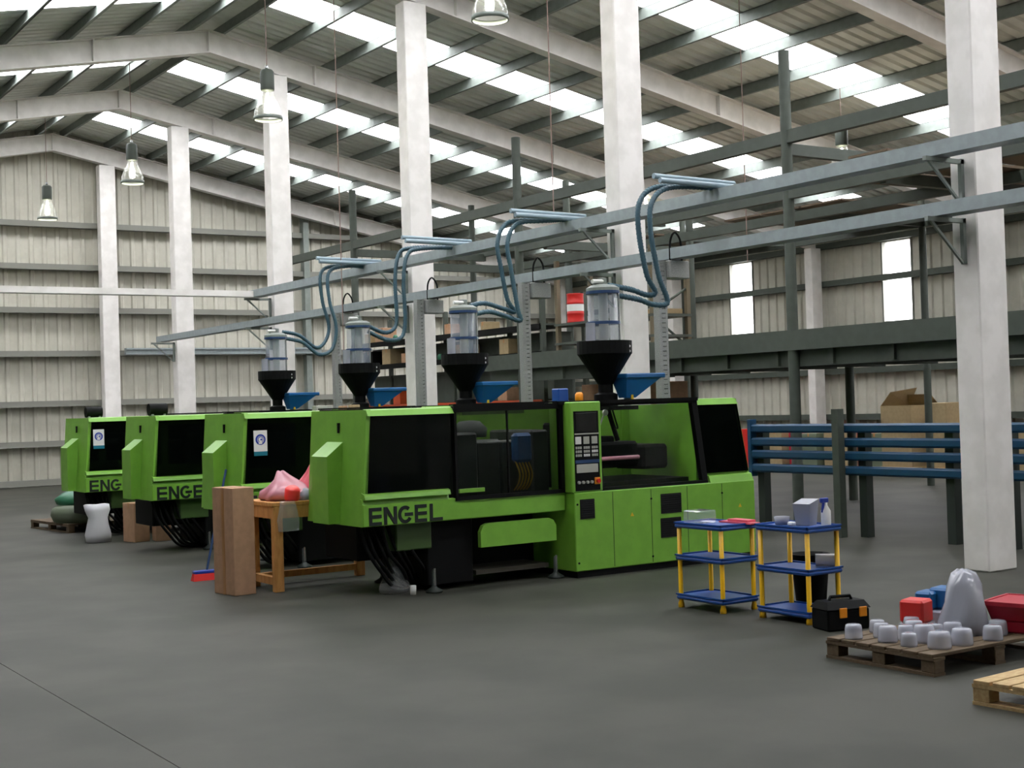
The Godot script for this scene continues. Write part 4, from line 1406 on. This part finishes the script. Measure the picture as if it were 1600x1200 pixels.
	skin(s, bag_rings(Vector3(7.08, 0.13, -5.66), [[0.0, 0.15, 0.12, 0, 0], [0.08, 0.16, 0.13, 0, 0], [0.2, 0.13, 0.11, 0.02, 0], [0.3, 0.12, 0.09, 0.03, -0.01], [0.37, 0.08, 0.07, 0.04, -0.02], [0.395, 0.03, 0.03, 0.03, -0.02]], 28, 11, 0.06))
	one(s, "plastic_bag", M.milky, "tall milky white plastic bag in the middle of the pallet", "bag")
	s = mb()
	rbox(s, -0.085, 0.085, 0, 0.15, -0.08, 0.08, 0.015)
	one(s, "red_block", M.red, "bright red plastic block on the pallet", "block", Vector3(7.02, 0.17, -5.98), 0.3)
	s = mb()
	box(s, -0.1, 0.1, 0, 0.04, -0.08, 0.08)
	one(s, "clear_slab", M.milky, "milky flat slab under the bright red block", "slab", Vector3(7.02, 0.13, -5.98), 0.3)
	s = mb()
	rbox(s, -0.085, 0.085, 0, 0.14, -0.08, 0.08, 0.015)
	one(s, "blue_block", M.blue_plastic, "front blue plastic block beside the milky bag", "block", Vector3(7.36, 0.22, -6.02), 0.2, "blue plastic blocks on the pallet")
	s = mb()
	rbox(s, -0.08, 0.08, 0, 0.12, -0.06, 0.06, 0.015)
	one(s, "blue_block", M.blue_plastic, "rear left blue plastic block behind the red block", "block", Vector3(7.26, 0.22, -6.08), 0.2, "blue plastic blocks on the pallet")
	s = mb()
	rbox(s, -0.14, 0.14, 0, 0.09, -0.09, 0.09, 0.01)
	one(s, "clear_slab", M.milky, "milky flat box under the two blue blocks", "slab", Vector3(7.34, 0.13, -6.05), 0.2)
	var cr := thing("plastic_crate", "crimson plastic crate at the right end of the pallet", "crate", Vector3(7.44, 0.13, -5.50), 0.25)
	s = mb()
	hexa(s, [Vector3(-0.16, 0.08, 0.13), Vector3(0.16, 0.08, 0.13), Vector3(0.16, 0.08, -0.13), Vector3(-0.16, 0.08, -0.13), Vector3(-0.19, 0.19, 0.16), Vector3(0.19, 0.19, 0.16), Vector3(0.19, 0.19, -0.16), Vector3(-0.19, 0.19, -0.16)])
	part(s, "body", M.crimson, cr)
	s = mb()
	for e in [-1, 1]:
		box(s, -0.2, 0.2, 0.17, 0.195, e * 0.165 - 0.01, e * 0.165 + 0.01)
		box(s, e * 0.195 - 0.01, e * 0.195 + 0.01, 0.17, 0.195, -0.17, 0.17)
	part(s, "crate_rim", M.crimson, cr)
	s = mb()
	rbox(s, -0.15, 0.15, 0, 0.08, -0.12, 0.12, 0.01)
	part(s, "crate_foot", M.crimson, cr)
	pallet("pallet", "new pale wooden pallet in the bottom right corner of the picture", Vector3(6.65, 0, -4.38), 0.06, 1.3, 0.8, M.pallet_new)
	# tall carton, table and pink bag between the first two machines
	var tc := thing("tall_carton", "tall narrow cardboard box standing beside the wooden table", "box", Vector3(4.80, 0, -11.94), 0.12)
	s = mb()
	rbox(s, -0.11, 0.11, 0, 0.97, -0.19, 0.19, 0.005)
	part(s, "body", M.cardboard, tc)
	s = mb()
	box(s, -0.112, -0.109, 0.0, 0.965, -0.02, 0.03)
	box(s, -0.112, 0.11, 0.969, 0.972, -0.02, 0.03)
	part(s, "tape", M.tape, tc)
	var tbl := thing("work_table", "low wooden work table with pink bags beside the nearest machine", "table", Vector3(5.13, 0, -11.72))
	s = mb()
	rbox(s, -0.06, 1.17, 0.78, 0.82, -0.62, 0.04, 0.004)
	part(s, "table_top", M.wood, tbl)
	s = mb()
	box(s, -0.03, 1.14, 0.67, 0.78, 0.0, 0.03)
	box(s, -0.05, -0.02, 0.67, 0.78, -0.58, 0.03)
	part(s, "apron", M.wood, tbl)
	for q in [[0.0, 0.0], [0.0, -0.55], [1.11, 0.0], [1.11, -0.55]]:
		s = mb()
		rbox(s, q[0] - 0.045, q[0] + 0.045, 0, 0.78, q[1] - 0.035, q[1] + 0.035, 0.004)
		part(s, "leg", M.wood, tbl)
	s = mb()
	box(s, -0.03, 0.03, 0.06, 0.13, -0.52, -0.03)
	part(s, "stretcher", M.wood, tbl)
	s = mb()
	box(s, 0.04, 1.07, 0.06, 0.12, -0.57, -0.53)
	part(s, "stretcher", M.wood, tbl)
	s = mb()
	skin(s, bag_rings(Vector3(5.33, 0.82, -11.95), [[0.0, 0.20, 0.2, 0, 0], [0.03, 0.24, 0.22, 0, 0], [0.09, 0.23, 0.2, 0.01, 0], [0.14, 0.17, 0.14, 0.0, 0], [0.20, 0.09, 0.06, -0.02, 0], [0.27, 0.035, 0.02, -0.05, 0]], 30, 21, 0.11))
	one(s, "pink_bag", M.pink_light, "low pink plastic bag spread over the wooden table", "bag")
	s = mb()
	skin(s, bag_rings(Vector3(5.62, 0.83, -11.98), [[0.0, 0.16, 0.14, 0, 0], [0.08, 0.17, 0.15, 0, 0], [0.15, 0.12, 0.1, 0.0, 0], [0.23, 0.08, 0.05, 0.02, 0], [0.31, 0.05, 0.03, 0.03, 0], [0.36, 0.02, 0.02, 0.05, 0]], 30, 22, 0.12))
	one(s, "pink_bag", M.pink, "pink plastic bag rising behind the guard box of the nearest machine", "bag")
	s = mb()
	lathe(s, [Vector2(0, 0), Vector2(0.07, 0), Vector2(0.075, 0.02), Vector2(0.07, 0.10), Vector2(0.05, 0.12), Vector2(0, 0.12)], 20, Transform3D(Basis(Vector3.RIGHT, 0.35), Vector3.ZERO))
	one(s, "coral_part", M.coral, "glossy coral red round part in front of the pink bags", "part", Vector3(5.30, 0.835, -11.76))
	s = mb()
	skin(s, bag_rings(Vector3(5.43, 0.82, -11.74), [[0.0, 0.06, 0.05, 0, 0], [0.05, 0.065, 0.05, 0, 0], [0.09, 0.04, 0.03, 0.01, 0], [0.11, 0.015, 0.015, 0, 0]], 18, 23, 0.06))
	one(s, "clear_bag", M.milky, "small milky bag beside the coral red part", "bag")
	s = mb()
	skin(s, bag_rings(Vector3(5.22, 0.55, -11.66), [[0.0, 0.10, 0.012, 0, 0], [0.10, 0.11, 0.014, 0, 0], [0.24, 0.08, 0.012, 0, 0], [0.275, 0.07, 0.04, 0, -0.02]], 20, 24, 0.05))
	one(s, "clear_bag", M.polybag, "clear bag hanging over the front edge of the wooden table", "bag")
	# broom
	var br := thing("broom", "red headed broom leaning against the second machine", "broom", Vector3(4.95, 0, -13.12))
	s = mb()
	rbox(s, -0.11, 0.11, 0.06, 0.10, -0.03, 0.03, 0.008)
	part(s, "brush_block", M.sign_blue, br)
	s = mb()
	hexa(s, [Vector3(-0.125, 0.0, 0.05), Vector3(0.12, 0.0, 0.05), Vector3(0.12, 0.0, -0.04), Vector3(-0.125, 0.0, -0.04), Vector3(-0.11, 0.07, 0.028), Vector3(0.11, 0.07, 0.028), Vector3(0.11, 0.07, -0.028), Vector3(-0.11, 0.07, -0.028)])
	part(s, "bristles", M.red, br)
	s = mb()
	tube(s, [Vector3(0.03, 0.09, 0), Vector3(0.30, 1.08, -0.1)], 0.012, 8)
	part(s, "handle", M.key_blue, br)
	# under and beside the nearest machine
	s = mb()
	skin(s, bag_rings(Vector3(5.86, 0, -10.86), [[0.0, 0.13, 0.10, 0, 0], [0.06, 0.15, 0.11, 0, 0], [0.15, 0.10, 0.08, 0.0, 0], [0.25, 0.05, 0.04, -0.02, 0], [0.32, 0.02, 0.02, -0.03, 0]], 24, 31, 0.05))
	one(s, "clear_bag", M.polybag, "clear plastic bag on the floor under the nearest machine", "bag")
	s = mb()
	lathe(s, [Vector2(0, 0), Vector2(0.025, 0), Vector2(0.03, 0.08), Vector2(0, 0.082)], 14)
	one(s, "white_cup", M.white, "small white cup on the floor under the nearest machine", "cup", Vector3(5.93, 0, -10.64))
	# by the far machines
	s = mb()
	skin(s, bag_rings(Vector3(5.43, 0, -18.2), [[0.0, 0.16, 0.12, 0, 0], [0.10, 0.17, 0.14, 0, 0], [0.22, 0.14, 0.12, 0, 0], [0.32, 0.125, 0.10, 0, 0], [0.42, 0.16, 0.10, -0.01, 0], [0.5, 0.17, 0.07, -0.02, 0]], 26, 41, 0.03))
	one(s, "white_sack", M.bag_white, "full white sack standing in front of the farthest machine", "sack")
	carton("brown cardboard box on the floor between the third and farthest machines", Vector3(5.83, 0, -17.86), 0.22, 0.51, 0.3, M.cardboard, 0.2)
	carton("low brown carton beside the third machine under its lettering", Vector3(6.12, 0, -17.72), 0.2, 0.36, 0.22, M.cardboard, -0.1)
	pallet("pallet", "dark old pallet behind the farthest machine", Vector3(5.95, 0, -20.75), 0.1, 1.0, 1.5, M.pallet_old)
	s = mb()
	skin(s, bag_rings(Vector3(5.85, 0.13, -20.4), [[0.0, 0.38, 0.5, 0, 0], [0.1, 0.42, 0.52, 0, 0], [0.2, 0.40, 0.5, 0, 0], [0.25, 0.3, 0.4, 0, 0]], 30, 51, 0.02))
	one(s, "wrapped_load", M.bag_grey, "grey wrapped sacks on the pallet behind the farthest machine", "load")
	s = mb()
	skin(s, bag_rings(Vector3(5.9, 0.38, -20.5), [[0.0, 0.36, 0.4, 0, 0], [0.08, 0.38, 0.42, 0, 0], [0.16, 0.30, 0.35, 0.03, 0], [0.22, 0.2, 0.2, 0.05, 0]], 30, 52, 0.04))
	one(s, "green_wrap", M.bag_green, "crumpled green plastic wrap on top of the grey load", "wrap")
